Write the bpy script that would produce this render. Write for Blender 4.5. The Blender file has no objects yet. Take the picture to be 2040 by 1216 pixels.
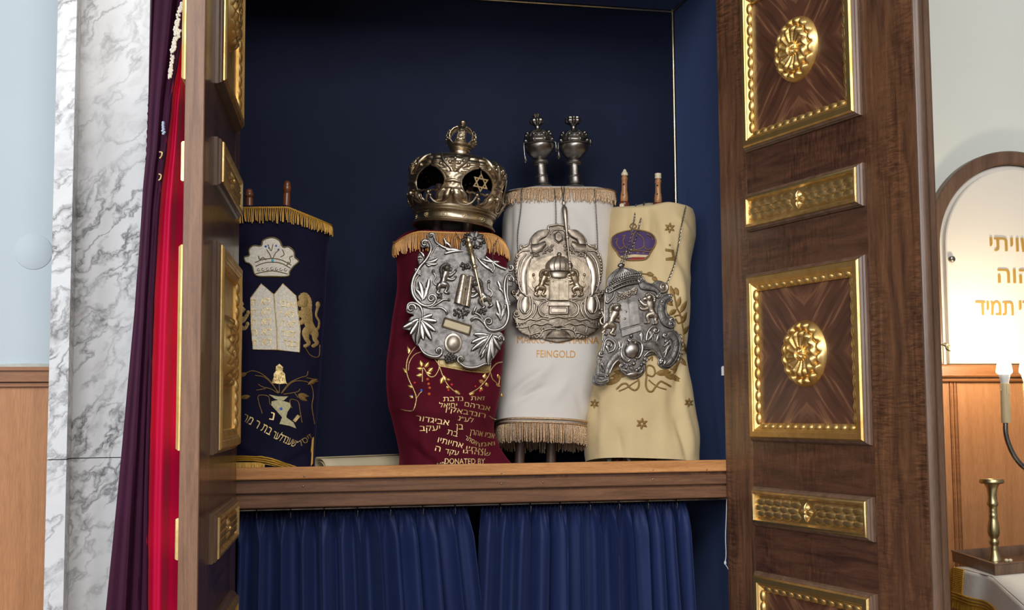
import bpy, bmesh, math, random
from math import sin, cos, pi, radians, sqrt, atan2, hypot
from mathutils import Vector, Matrix, noise
from mathutils.bvhtree import BVHTree
from mathutils.geometry import tessellate_polygon

random.seed(7)
S = bpy.context.scene
COL = S.collection

# ------------------------------------------------------------------ camera
F = 2471.3                                   # focal length in pixels of the 2040x1216 frame
PITCH, YAW, ROLL = radians(4.8068), radians(12.3840), radians(-0.4083)
EYE = Vector((0, 0, 1.5))
FW = Vector((sin(YAW)*cos(PITCH), cos(YAW)*cos(PITCH), sin(PITCH)))
_r0 = Vector((cos(YAW), -sin(YAW), 0)); _u0 = _r0.cross(FW)
RT = cos(ROLL)*_r0 + sin(ROLL)*_u0
UP = -sin(ROLL)*_r0 + cos(ROLL)*_u0
cam_d = bpy.data.cameras.new('camera'); cam_d.sensor_width = 36; cam_d.lens = F/2040*36
cam = bpy.data.objects.new('camera', cam_d); COL.objects.link(cam)
cam.matrix_world = Matrix(((RT.x, UP.x, -FW.x, EYE.x), (RT.y, UP.y, -FW.y, EYE.y), (RT.z, UP.z, -FW.z, EYE.z), (0, 0, 0, 1)))
cam_d.clip_start = 0.05
S.camera = cam

# ------------------------------------------------------------------ colour management, world, daylight
S.view_settings.view_transform = 'Standard'; S.view_settings.look = 'None'
S.view_settings.gamma = 1; S.view_settings.use_curve_mapping = False
S.view_settings.exposure = 0.0
W = bpy.data.worlds.new('world'); S.world = W; W.use_nodes = True
def build_world():
    nt = W.node_tree; N = nt.nodes; L = nt.links; N.clear()
    out = N.new('ShaderNodeOutputWorld'); bg = N.new('ShaderNodeBackground'); L.new(bg.outputs[0], out.inputs[0])
    tc = N.new('ShaderNodeTexCoord'); sp = N.new('ShaderNodeSeparateXYZ'); L.new(tc.outputs['Generated'], sp.inputs[0])
    rp = N.new('ShaderNodeValToRGB'); e = rp.color_ramp.elements
    mr = N.new('ShaderNodeMapRange'); mr.inputs[1].default_value = -1; mr.inputs[2].default_value = 1
    L.new(sp.outputs['Z'], mr.inputs[0]); L.new(mr.outputs[0], rp.inputs[0])
    e[0].position = 0.30; e[0].color = (0.10, 0.075, 0.06, 1)
    e[1].position = 0.85; e[1].color = (0.80, 0.82, 0.84, 1)
    m = rp.color_ramp.elements.new(0.5); m.color = (0.36, 0.35, 0.34, 1)
    L.new(rp.outputs[0], bg.inputs[0]); bg.inputs[1].default_value = WORLD_STRENGTH
WORLD_STRENGTH = 0.42
build_world()
def area(name, loc, target, sx, sy, power, color):
    d = bpy.data.lights.new(name, 'AREA'); d.shape = 'RECTANGLE'; d.size = sx; d.size_y = sy
    d.energy = power; d.color = color
    o = bpy.data.objects.new(name, d); COL.objects.link(o); o.location = loc
    o.rotation_euler = (Vector(target)-Vector(loc)).to_track_quat('-Z', 'Y').to_euler()
    return o
area('window_light_left', (-3.9, -1.0, 2.8), (0.8, 2.6, 1.6), 1.8, 2.2, 140, (0.90, 0.95, 1.0))
area('window_light_front_left', (-2.0, -3.0, 2.9), (0.5, 2.5, 1.5), 1.6, 2.2, 85, (0.95, 0.97, 1.0))
area('ceiling_light_rear', (0.5, -2.9, 4.5), (0.5, 2.5, 1.5), 3.2, 2.2, 190, (1.0, 0.97, 0.93))

# ------------------------------------------------------------------ pixel -> world
def ray(u, v): return FW*F + RT*(u-1020) - UP*(v-608)
def onY(u, v, Y):
    d = ray(u, v); return EYE + d*(Y/d.y)
def onX(u, v, X):
    d = ray(u, v); return EYE + d*(X/d.x)
def onP(u, v, P, n):
    d = ray(u, v); return EYE + d*((P-EYE).dot(n)/d.dot(n))

# ------------------------------------------------------------------ materials
MATS = {}
def nodes(name):
    m = bpy.data.materials.new(name); m.use_nodes = True
    nt = m.node_tree; b = nt.nodes['Principled BSDF']
    MATS[name] = m
    return m, nt, nt.nodes, nt.links, b
def coords(nt, scale=(1, 1, 1), rot=(0, 0, 0), kind='Object', loc=(0, 0, 0)):
    tc = nt.nodes.new('ShaderNodeTexCoord'); mp = nt.nodes.new('ShaderNodeMapping')
    mp.inputs['Scale'].default_value = scale; mp.inputs['Rotation'].default_value = rot; mp.inputs['Location'].default_value = loc
    nt.links.new(tc.outputs[kind], mp.inputs[0]); return mp.outputs[0]
def noise_n(nt, vec, scale, detail=4, rough=.55, dist=0):
    n = nt.nodes.new('ShaderNodeTexNoise'); n.inputs['Scale'].default_value = scale
    n.inputs['Detail'].default_value = detail; n.inputs['Roughness'].default_value = rough; n.inputs['Distortion'].default_value = dist
    nt.links.new(vec, n.inputs['Vector']); return n.outputs['Fac']
def ramp(nt, fac, stops):
    r = nt.nodes.new('ShaderNodeValToRGB'); e = r.color_ramp.elements
    while len(e) < len(stops): e.new(0.5)
    for i, (p, c) in enumerate(stops):
        e[i].position = p; e[i].color = tuple(c)+(1,) if not isinstance(c, (int, float)) else (c, c, c, 1)
    nt.links.new(fac, r.inputs[0]); return r.outputs[0]
def mixc(nt, fac, a, b, mode='MIX'):
    x = nt.nodes.new('ShaderNodeMix'); x.data_type = 'RGBA'; x.blend_type = mode
    for s, v in ((x.inputs[0], fac), (x.inputs[6], a), (x.inputs[7], b)):
        if hasattr(v, 'links'): nt.links.new(v, s)
        elif isinstance(v, (int, float)): s.default_value = v
        else: s.default_value = tuple(v)+(1,)
    return x.outputs[2]
def bump(nt, b, height, strength=.3, dist=.002):
    n = nt.nodes.new('ShaderNodeBump'); n.inputs['Strength'].default_value = strength; n.inputs['Distance'].default_value = dist
    nt.links.new(height, n.inputs['Height']); nt.links.new(n.outputs[0], b.inputs['Normal'])
def srgb(r, g, b):
    f = lambda c: (c/255/12.92) if c/255 <= .04045 else ((c/255+.055)/1.055)**2.4
    return (f(r), f(g), f(b))
def plain(name, col, rough=.5, metal=0., var=.0, vscale=40, bumps=None, sheen=0, coat=0, spec=None, sheen_tint=None, emit=None):
    m, nt, N, L, b = nodes(name)
    b.inputs['Base Color'].default_value = tuple(col)+(1,); b.inputs['Roughness'].default_value = rough; b.inputs['Metallic'].default_value = metal
    if var:
        v = coords(nt); f = noise_n(nt, v, vscale, 4)
        c = ramp(nt, f, [(.3, tuple(x*(1-var) for x in col)), (.7, tuple(min(1, x*(1+var)) for x in col))])
        L.new(c, b.inputs['Base Color'])
    if bumps:
        v = coords(nt); bump(nt, b, noise_n(nt, v, bumps[0], 3), bumps[1], bumps[2])
    if sheen:
        b.inputs['Sheen Weight'].default_value = sheen; b.inputs['Sheen Roughness'].default_value = .4
        if sheen_tint: b.inputs['Sheen Tint'].default_value = tuple(sheen_tint)+(1,)
    if coat: b.inputs['Coat Weight'].default_value = coat; b.inputs['Coat Roughness'].default_value = .12
    if spec is not None: b.inputs['Specular IOR Level'].default_value = spec
    if emit: b.inputs['Emission Color'].default_value = tuple(emit[0])+(1,); b.inputs['Emission Strength'].default_value = emit[1]
    return m
def wood(name, dark, light, grain=(6, 6, .7), rough=.35, coat=.4, curl=None, scale=12, knots=False, spec=None, coat_rough=.15):
    """grain = texture scale on each axis, small along the fibre; curl = (scale xyz) of a cross figure"""
    m, nt, N, L, b = nodes(name)
    v = coords(nt, grain)
    f1 = noise_n(nt, v, scale, 6, .6, .6)
    c = ramp(nt, f1, [(.28, dark), (.5, tuple((x+y)/2 for x, y in zip(dark, light))), (.74, light)])
    v2 = coords(nt, tuple(g*6 for g in grain)); f2 = noise_n(nt, v2, scale*2, 2)
    c = mixc(nt, .5, c, ramp(nt, f2, [(.35, (.62, .58, .55)), (.6, (1, 1, 1))]), 'MULTIPLY')
    if curl:
        v3 = coords(nt, curl); f3 = noise_n(nt, v3, 6, 3, .5, 1.2)
        msk = noise_n(nt, coords(nt, (3, 3, 1.2)), 3, 2)
        cm = ramp(nt, msk, [(.4, 0.), (.62, .9)])
        c = mixc(nt, cm, c, mixc(nt, 1., c, ramp(nt, f3, [(.38, (.45, .42, .42)), (.6, (1.25, 1.2, 1.15))]), 'MULTIPLY'))
    L.new(c, b.inputs['Base Color'])
    b.inputs['Roughness'].default_value = rough; b.inputs['Coat Weight'].default_value = coat; b.inputs['Coat Roughness'].default_value = coat_rough
    if spec is not None: b.inputs['Specular IOR Level'].default_value = spec
    bump(nt, b, f2, .12, .0006)
    return m
def metal(name, lo, hi, rough=(.25, .45), vscale=30, bumps=(180, .15, .0006)):
    m, nt, N, L, b = nodes(name)
    v = coords(nt); f = noise_n(nt, v, vscale, 5, .6)
    L.new(ramp(nt, f, [(.32, lo), (.68, hi)]), b.inputs['Base Color'])
    mr = N.new('ShaderNodeMapRange'); mr.inputs[3].default_value = rough[1]; mr.inputs[4].default_value = rough[0]
    L.new(f, mr.inputs[0]); L.new(mr.outputs[0], b.inputs['Roughness'])
    b.inputs['Metallic'].default_value = 1
    if bumps: bump(nt, b, noise_n(nt, v, bumps[0], 3), bumps[1], bumps[2])
    return m

M = {}
WAL_D, WAL_L = srgb(62, 39, 28), srgb(116, 80, 56)
M['walnut'] = wood('walnut', WAL_D, WAL_L, (5, 5, .5), .38, .35, None)
M['walnut_curl'] = wood('walnut_curl', WAL_D, srgb(128, 88, 60), (5, 5, .5), .36, .4, (5, 5, 34))
M['walnut_rail'] = wood('walnut_rail', srgb(60, 37, 28), srgb(106, 70, 50), (.6, 5, 5), .38, .35, (30, 30, 4))
M['walnut_edge'] = wood('walnut_edge', srgb(104, 72, 52), srgb(150, 112, 86), (9, 9, .5), .5, .15, None, 14)
M['walnut_mould'] = wood('walnut_mould', srgb(84, 60, 46), srgb(122, 94, 74), (4, 4, .4), .42, .2, None)
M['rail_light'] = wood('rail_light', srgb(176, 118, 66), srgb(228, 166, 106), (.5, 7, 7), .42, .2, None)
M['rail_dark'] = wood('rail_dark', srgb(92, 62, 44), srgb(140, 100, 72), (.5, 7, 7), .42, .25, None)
M['panelling'] = wood('panelling', srgb(160, 108, 66), srgb(182, 128, 84), (7, 7, .35), .5, .15, None, 10)
M['panel_trim'] = wood('panel_trim', srgb(120, 74, 38), srgb(160, 106, 62), (.5, 7, 7), .45, .2, None, 10)
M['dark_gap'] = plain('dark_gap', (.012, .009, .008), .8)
M['gold'] = metal('gold_leaf', (.70, .43, .13), (.94, .67, .28), (.34, .52), 26, (90, .25, .001))
M['gilt_letter'] = plain('gilt_letter', srgb(196, 158, 84), .4, .35)
M['gold_dull'] = metal('gold_dull', (.55, .37, .14), (.86, .63, .29), (.34, .52), 30, (120, .3, .001))
M['silver'] = metal('silver', (.24, .228, .215), (.47, .45, .43), (.22, .42), 40, (150, .15, .0006))
M['silver_dark'] = metal('silver_dark', (.10, .095, .092), (.27, .255, .245), (.32, .52), 90, (700, .7, .0008))
M['silver_mid'] = metal('silver_mid', (.20, .19, .19), (.40, .385, .38), (.3, .5), 50, (260, .3, .0006))
M['silver_warm'] = metal('silver_warm', (.32, .275, .23), (.58, .51, .43), (.32, .5), 45, (150, .2, .0006))
M['silver_warm_dark'] = metal('silver_warm_dark', (.12, .10, .082), (.32, .27, .22), (.32, .5), 60, (300, .4, .0008))
M['pewter'] = metal('pewter', (.16, .15, .14), (.36, .335, .31), (.25, .45), 40, (160, .25, .0006))
M['gilt_silver'] = metal('gilt_silver', (.33, .27, .19), (.60, .505, .37), (.26, .45), 34, (150, .2, .0006))
M['field_metal'] = metal('field_metal', (.30, .25, .19), (.54, .46, .36), (.42, .6), 60, (260, .5, .0008))
M['inner_shade'] = plain('inner_shade', srgb(44, 38, 32), .6, .6, .2, 30)  # dark colour standing in for the shade inside the crown
M['gilt_bright'] = metal('gilt_bright', (.55, .45, .28), (.85, .74, .50), (.2, .4), 34)
M['brass'] = metal('brass', (.36, .30, .14), (.66, .56, .32), (.25, .5), 22)
M['thread_gold'] = metal('thread_gold', (.55, .40, .16), (.86, .68, .36), (.4, .6), 120, (600, .8, .001))
M['thread_dull'] = plain('thread_dull', srgb(138, 108, 58), .6, .25, .25, 200, (500, .6, .001))
M['thread_straw'] = plain('thread_straw', srgb(176, 148, 92), .55, .3, .25, 240, (700, .8, .001))
M['fringe_gold'] = plain('fringe_gold', srgb(186, 140, 48), .5, .25, .2, 60)
M['fringe_ochre'] = plain('fringe_ochre', srgb(205, 150, 84), .5, .2, .2, 60)
M['bullion'] = metal('bullion', (.48, .31, .18), (.94, .74, .52), (.25, .5), 400, (900, .9, .001))
M['bullion_dark'] = plain('bullion_dark', srgb(46, 36, 26), .5, .5)
M['white_thread'] = plain('white_thread', srgb(232, 226, 212), .6, 0, .18, 260, (700, .8, .001))
M['velvet_navy'] = plain('velvet_navy', srgb(22, 20, 44), .85, 0, .3, 14, (90, .3, .003), .25, 0, .15, srgb(100, 92, 150))
M['velvet_wine'] = plain('velvet_wine', srgb(80, 11, 30), .85, 0, .25, 12, (60, .25, .003), .5, 0, .15, srgb(190, 60, 90))
M['velvet_plum'] = plain('velvet_plum', srgb(52, 16, 40), .85, 0, .2, 8, (60, .2, .003), .35, 0, .15, srgb(120, 60, 100))
M['lining_red'] = plain('lining_red', srgb(224, 0, 76), .5, 0, .05, 4, None, .15, 0, .3)
M['satin_white'] = plain('satin_white', srgb(214, 210, 204), .55, 0, .02, 6, (260, .08, .001), .2)
M['cotton_cream'] = plain('cotton_cream', srgb(206, 183, 138), .75, 0, .07, 7, (70, .25, .003), .2)
M['curtain_blue'] = plain('curtain_blue', srgb(30, 44, 88), .6, 0, .12, 6, (300, .1, .001), .35, 0, .25, srgb(110, 130, 190))
M['paint_navy'] = plain('paint_navy', srgb(24, 31, 54), .8, 0, .16, 3, (120, .15, .001), 1.0, 0, .2, srgb(130, 160, 235))
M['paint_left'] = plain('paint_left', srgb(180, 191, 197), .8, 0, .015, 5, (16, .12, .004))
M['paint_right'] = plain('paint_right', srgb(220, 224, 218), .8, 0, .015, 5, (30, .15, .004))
M['handle_wood'] = wood('handle_wood', srgb(96, 48, 26), srgb(146, 82, 48), (5, 5, .7), .4, .4)
M['handle_pale'] = wood('handle_pale', srgb(150, 98, 56), srgb(196, 142, 92), (5, 5, .7), .45, .3)
M['handle_red'] = wood('handle_red', srgb(84, 34, 20), srgb(126, 58, 34), (5, 5, .7), .35, .5)
M['handle_grey'] = wood('handle_grey', srgb(60, 42, 34), srgb(98, 74, 62), (5, 5, .7), .55, .1)
M['bone'] = plain('bone', srgb(216, 204, 176), .4)
M['parchment'] = plain('parchment', srgb(206, 192, 160), .7, 0, .06, 20)
M['purple_cloth'] = plain('purple_cloth', srgb(70, 50, 98), .8, 0, .15, 60, None, .3)
M['red_cloth'] = plain('red_cloth', srgb(140, 44, 36), .8, 0, .15, 60)
M['white_plastic'] = plain('white_plastic', srgb(225, 225, 225), .4)
M['gem_blue'] = plain('gem_blue', srgb(60, 110, 210), .1, 0, 0, 1, None, 0, .6)
M['gem_cyan'] = plain('gem_cyan', srgb(90, 200, 220), .1, 0, 0, 1, None, 0, .6)
M['gem_red'] = plain('gem_red', srgb(210, 40, 40), .1, 0, 0, 1, None, 0, .6)
M['gem_orange'] = plain('gem_orange', srgb(206, 96, 44), .15, 0, 0, 1, None, 0, .6)
M['strap_green'] = plain('strap_green', srgb(150, 170, 160), .7)
M['strap_white'] = plain('strap_white', srgb(205, 210, 218), .7)

# ------------------------------------------------------------------ mesh collector
def cr(pts, n=6, closed=False):
    """Catmull-Rom through tuples of any length"""
    P = [tuple(p) for p in pts]
    if len(P) < 3 and not closed:
        return [tuple(a+(b-a)*i/n for a, b in zip(P[0], P[1])) for i in range(n+1)]
    out = []
    m = len(P)
    for i in range(m if closed else m-1):
        p0 = P[i-1] if (closed or i > 0) else tuple(2*a-b for a, b in zip(P[0], P[1]))
        p1 = P[i]; p2 = P[(i+1) % m]
        p3 = P[(i+2) % m] if (closed or i+2 < m) else tuple(2*a-b for a, b in zip(P[-1], P[-2]))
        for k in range(n):
            t = k/n
            out.append(tuple(.5*(2*b+(c-a)*t+(2*a-5*b+4*c-d)*t*t+(3*b-a-3*c+d)*t**3) for a, b, c, d in zip(p0, p1, p2, p3)))
    if not closed: out.append(P[-1])
    return out

class MB:
    def __init__(s): s.v = []; s.f = []
    def add(s, vs, fs):
        o = len(s.v); s.v += [tuple(x) for x in vs]; s.f += [tuple(i+o for i in f) for f in fs]
    def grid(s, rows, closed_u=False, closed_v=False):
        n, m = len(rows), len(rows[0]); vs = [p for r in rows for p in r]; fs = []
        for i in range(n if closed_v else n-1):
            for j in range(m if closed_u else m-1):
                a = i*m+j; b = i*m+(j+1) % m; c = ((i+1) % n)*m+(j+1) % m; d = ((i+1) % n)*m+j
                fs.append((a, b, c, d))
        s.add(vs, fs)
    def box(s, x0, y0, z0, x1, y1, z1):
        s.add([(x0, y0, z0), (x1, y0, z0), (x1, y1, z0), (x0, y1, z0), (x0, y0, z1), (x1, y0, z1), (x1, y1, z1), (x0, y1, z1)],
              [(0, 3, 2, 1), (4, 5, 6, 7), (0, 1, 5, 4), (1, 2, 6, 5), (2, 3, 7, 6), (3, 0, 4, 7)])
    def tube(s, pts, r, seg=8, n=0, closed=False, flat=1.0):
        """tube through 3-D points; r = number or list; n>0 smooths; flat squashes along the third axis"""
        rr = [r]*len(pts) if isinstance(r, (int, float)) else list(r)
        Q = [tuple(p)+(q,) for p, q in zip(pts, rr)]
        if n: Q = cr(Q, n, closed)
        P = [Vector(q[:3]) for q in Q]; R = [max(q[3], 1e-5) for q in Q]
        m = len(P); rows = []
        up = None
        for i in range(m):
            a = P[i-1] if (closed or i > 0) else P[0]; b = P[(i+1) % m] if (closed or i < m-1) else P[-1]
            t = b-a
            if t.length < 1e-9: t = Vector((0, 0, 1))
            t.normalize()
            if up is None:
                up = Vector((0, 0, 1)) if abs(t.z) < .9 else Vector((1, 0, 0))
            x = up.cross(t)
            if x.length < 1e-6: x = Vector((1, 0, 0)).cross(t)
            x.normalize(); up = t.cross(x)
            row = []
            for k in range(seg):
                an = 2*pi*k/seg; o = x*cos(an)*R[i]+up*sin(an)*R[i]
                if flat != 1: o.z *= flat
                row.append(tuple(P[i]+o))
            rows.append(row)
        s.grid(rows, True, closed)
        if not closed:
            o = len(s.v)-m*seg
            s.f.append(tuple(o+k for k in range(seg))[::-1]); s.f.append(tuple(o+(m-1)*seg+k for k in range(seg)))
    def ball(s, x, y, z, rx, ry=None, rz=None, rot=0, nu=10, nv=6):
        ry = rx if ry is None else ry; rz = min(rx, ry) if rz is None else rz
        rows = []
        c, q = cos(rot), sin(rot)
        for i in range(nv+1):
            th = pi*i/nv; row = []
            for k in range(nu):
                ph = 2*pi*k/nu; a = rx*max(sin(th), .001)*cos(ph); b = ry*max(sin(th), .001)*sin(ph)
                row.append((x+a*c-b*q, y+a*q+b*c, z+rz*cos(th)))
            rows.append(row)
        s.grid(rows, True)
    def lathe(s, prof, cx=0, cy=0, seg=32, mod=None, cap=True):
        """prof = [(r, z)]; mod(i, ang, r, z)->(r, z)"""
        rows = []
        for i, (r, z) in enumerate(prof):
            row = []
            for k in range(seg):
                a = 2*pi*k/seg; r2, z2 = (r, z) if mod is None else mod(i, a, r, z)
                row.append((cx+r2*cos(a), cy+r2*sin(a), z2))
            rows.append(row)
        o = len(s.v); s.grid(rows, True)
        if cap:
            s.f.append(tuple(o+k for k in range(seg))[::-1]); s.f.append(tuple(o+(len(prof)-1)*seg+k for k in range(seg)))
    def poly(s, pts, h0, h1, bev=0, step=None):
        """flat polygon (x, y) raised from h0 to h1, with a chamfer; step subdivides the face for wrapping"""
        P = [(p[0], p[1]) for p in pts]
        bm = bmesh.new()
        def ring(off, h): return [bm.verts.new((x, y, h)) for x, y in off]
        top2 = P
        if bev:
            top2 = inset(P, bev)
        vt = ring(top2, h1); vb = ring(P, h0); n = len(P)
        tess = tessellate_polygon([[Vector((x, y, 0)) for x, y in top2]])
        for t in tess:
            try: bm.faces.new([vt[i] for i in t])
            except ValueError: pass
        if bev:
            vm = ring(P, h1-bev*.8)
            for i in range(n):
                j = (i+1) % n
                bm.faces.new((vm[i], vm[j], vt[j], vt[i])); bm.faces.new((vb[i], vb[j], vm[j], vm[i]))
        else:
            for i in range(n):
                j = (i+1) % n; bm.faces.new((vb[i], vb[j], vt[j], vt[i]))
        if step:
            xs = [p[0] for p in P]; ys = [p[1] for p in P]
            for lo, hi, no in ((min(xs), max(xs), Vector((1, 0, 0))), (min(ys), max(ys), Vector((0, 1, 0)))):
                q = lo+step
                while q < hi-1e-6:
                    bmesh.ops.bisect_plane(bm, geom=bm.verts[:]+bm.edges[:]+bm.faces[:], plane_co=no*q, plane_no=no, dist=1e-6); q += step
        bm.verts.index_update()
        s.add([tuple(v.co) for v in bm.verts], [tuple(v.index for v in f.verts) for f in bm.faces]); bm.free()
    def map(s, fn):
        s.v = [tuple(fn(*p)) for p in s.v]; return s
    def build(s, name, mat, parent=None, smooth=True, loc=None, weld=False):
        """vertices are given in the parent's own space unless loc (the object's origin, same space) is set"""
        me = bpy.data.meshes.new(name)
        vs = s.v
        if loc is not None: vs = [(x-loc[0], y-loc[1], z-loc[2]) for x, y, z in vs]
        me.from_pydata(vs, [], s.f)
        bm = bmesh.new(); bm.from_mesh(me)
        if weld: bmesh.ops.remove_doubles(bm, verts=bm.verts, dist=1e-5)
        bmesh.ops.recalc_face_normals(bm, faces=bm.faces); bm.to_mesh(me); bm.free()
        if smooth:
            me.polygons.foreach_set('use_smooth', [True]*len(me.polygons))
            me.set_sharp_from_angle(angle=radians(66 if smooth is True else smooth))
        me.materials.append(M[mat] if isinstance(mat, str) else mat)
        o = bpy.data.objects.new(name, me); COL.objects.link(o)
        if parent is not None: o.parent = parent
        if loc is not None: o.location = loc
        return o
def inset(P, d):
    n = len(P); A = sum(P[i][0]*P[(i+1) % n][1]-P[(i+1) % n][0]*P[i][1] for i in range(n)); sg = 1 if A > 0 else -1
    out = []
    for i in range(n):
        ax, ay = P[i][0]-P[i-1][0], P[i][1]-P[i-1][1]; bx, by = P[(i+1) % n][0]-P[i][0], P[(i+1) % n][1]-P[i][1]
        la = hypot(ax, ay) or 1; lb = hypot(bx, by) or 1
        nx, ny = -ay/la-by/lb, ax/la+bx/lb; l = hypot(nx, ny) or 1
        out.append((P[i][0]+sg*d*nx/l, P[i][1]+sg*d*ny/l))
    return out

def tag(o, label=None, cat=None, group=None, kind=None):
    if label: o['label'] = label
    if cat: o['category'] = cat
    if group: o['group'] = group
    if kind: o['kind'] = kind
    return o
def thing(name, label, cat, loc=(0, 0, 0), group=None):
    o = bpy.data.objects.new(name, None); COL.objects.link(o); o.location = loc; o.empty_display_size = .05
    return tag(o, label, cat, group)
class Sh(MB):
    """MB whose vertices are given in world space; build() turns them into the parent's space"""
    def build(s, name, mat, parent=None, smooth=True, origin=None):
        base = Vector((0, 0, 0))
        p = parent
        while p is not None: base += p.location; p = p.parent
        s.v = [(x-base.x, y-base.y, z-base.z) for x, y, z in s.v]
        if origin is not None: origin = tuple(Vector(origin)-base)
        return MB.build(s, name, mat, parent, smooth, origin)

# ------------------------------------------------------------------ lettering
def glyphs(txt, rtl=False):
    """outlines of a line of text: ([[outer, hole, ...], ...], width) in units of the letter height, y up"""
    c = bpy.data.curves.new('t', 'FONT'); c.body = txt[::-1] if rtl else txt
    o = bpy.data.objects.new('t', c); COL.objects.link(o)
    dg = bpy.context.evaluated_depsgraph_get(); cu = o.evaluated_get(dg).to_curve(dg, apply_modifiers=False)
    loops = []
    for sp in cu.splines:
        P = []
        bp = sp.bezier_points; n = len(bp)
        for i in range(n):
            a, b = bp[i], bp[(i+1) % n]; p0, p1, p2, p3 = a.co, a.handle_right, b.handle_left, b.co
            st = abs((p1-p0).cross(p3-p0).z)+abs((p2-p0).cross(p3-p0).z) < 1e-5
            for k in range(1 if st else 3):
                t = k/3; q = p0*(1-t)**3+p1*3*t*(1-t)**2+p2*3*t*t*(1-t)+p3*t**3
                if not P or hypot(q.x-P[-1][0], q.y-P[-1][1]) > 1e-4: P.append((q.x, q.y))
        if len(P) > 2 and hypot(P[0][0]-P[-1][0], P[0][1]-P[-1][1]) < 1e-4: P.pop()
        if len(P) > 2: loops.append(P)
    o.to_curve_clear(); COL.objects.unlink(o); bpy.data.objects.remove(o); bpy.data.curves.remove(c)
    ar = lambda P: sum(P[i-1][0]*P[i][1]-P[i][0]*P[i-1][1] for i in range(len(P)))/2
    big = max(loops, key=lambda P: abs(ar(P))); sg = 1 if ar(big) > 0 else -1
    def inside(p, P):
        r = False
        for i in range(len(P)):
            (xa, ya), (xb, yb) = P[i-1], P[i]
            if (ya > p[1]) != (yb > p[1]) and p[0] < (xb-xa)*(p[1]-ya)/(yb-ya)+xa: r = not r
        return r
    h = .592 if rtl else .69
    x0 = min(p[0] for P in loops for p in P); x1 = max(p[0] for P in loops for p in P)
    nz_ = lambda P: [((x-x0)/h, y/h) for x, y in P]
    outer = [[P] for P in loops if ar(P)*sg > 0]
    for P in loops:
        if ar(P)*sg <= 0:
            for g in outer:
                if inside(P[0], g[0]): g.append(P); break
    return [[nz_(P) for P in g] for g in outer], (x1-x0)/h
def letter(mb, txt, size, place, h0, h1, rtl=False, width=None, bold=0):
    """place(x, y)->(u, v): x along the line 0..1 of its width, y in letter heights"""
    G, w = glyphs(txt, rtl)
    for k, g in enumerate(G):
        flat = [p for P in g for p in P]; n = len(flat); hh = h1 if h1-h0 > .5 else h1+(k % 3)*.00004
        tri = tessellate_polygon([[Vector((x, y, 0)) for x, y in P] for P in g])
        Q = [place(x/w, y) for x, y in flat]
        fs = [tuple(t) for t in tri]; o = 0
        for P in g:
            for i in range(len(P)):
                a, b = o+i, o+(i+1) % len(P); fs.append((a, b, b+n, a+n))
            o += len(P)
        mb.add([(a, b, hh) for a, b in Q]+[(a, b, h0) for a, b in Q], fs)
def line_place(u0, v0, u1, v1, size, arc=0):
    """baseline from (u0, v0) to (u1, v1) in pixels (v down), letters `size` pixels tall"""
    dx, dy = u1-u0, v1-v0; l = hypot(dx, dy); nx, ny = dy/l, -dx/l
    def f(x, y):
        b = arc*4*x*(1-x)
        return (u0+dx*x+nx*(y*size-b), v0+dy*x+ny*(y*size-b))
    return f

# ================================================================== THE ROOM
def marble():
    m, nt, N, L, b = nodes('marble'); M['marble'] = m
    v = coords(nt, (1, 1, 1), (0, radians(48), 0))
    warp = N.new('ShaderNodeTexNoise'); warp.inputs['Scale'].default_value = 9; warp.inputs['Detail'].default_value = 8; warp.inputs['Roughness'].default_value = .62; L.new(v, warp.inputs['Vector'])
    vm = N.new('ShaderNodeVectorMath'); vm.operation = 'MULTIPLY_ADD'; vm.inputs[1].default_value = (.09, .09, .09)
    L.new(warp.outputs['Color'], vm.inputs[0]); L.new(v, vm.inputs[2])
    def veins(scale, sc, w0, w1):
        mp = N.new('ShaderNodeMapping'); mp.inputs['Scale'].default_value = scale; L.new(vm.outputs[0], mp.inputs[0])
        n1 = noise_n(nt, mp.outputs[0], sc, 3, .5, .3)
        d = N.new('ShaderNodeMath'); d.operation = 'SUBTRACT'; d.inputs[1].default_value = .5; L.new(n1, d.inputs[0])
        a = N.new('ShaderNodeMath'); a.operation = 'ABSOLUTE'; L.new(d.outputs[0], a.inputs[0])
        return ramp(nt, a.outputs[0], [(.0, 1.), (w0, .55), (w1, 0.)])
    m1_ = ramp(nt, noise_n(nt, v, 7, 4, .6), [(.46, 0.), (.64, 1.)]); m2_ = ramp(nt, noise_n(nt, v, 3.2, 4, .6), [(.42, .04), (.62, .9)])
    k = mixc(nt, 1., mixc(nt, 1., veins((4, 6, 9), 1.6, .010, .035), m1_, 'MULTIPLY'), mixc(nt, 1., veins((7, 9, 18), 1.8, .02, .07), m2_, 'MULTIPLY'), 'LIGHTEN')
    mp = N.new('ShaderNodeMapping'); mp.inputs['Scale'].default_value = (4, 6, 10); L.new(vm.outputs[0], mp.inputs[0])
    cloud = ramp(nt, noise_n(nt, mp.outputs[0], 1.3, 6, .65), [(.26, srgb(184, 182, 184)), (.42, srgb(212, 214, 217)), (.7, srgb(224, 226, 229))])
    c = mixc(nt, k, cloud, srgb(74, 72, 78))
    L.new(c, b.inputs['Base Color']); b.inputs['Roughness'].default_value = .22; b.inputs['Coat Weight'].default_value = .15
marble()
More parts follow.
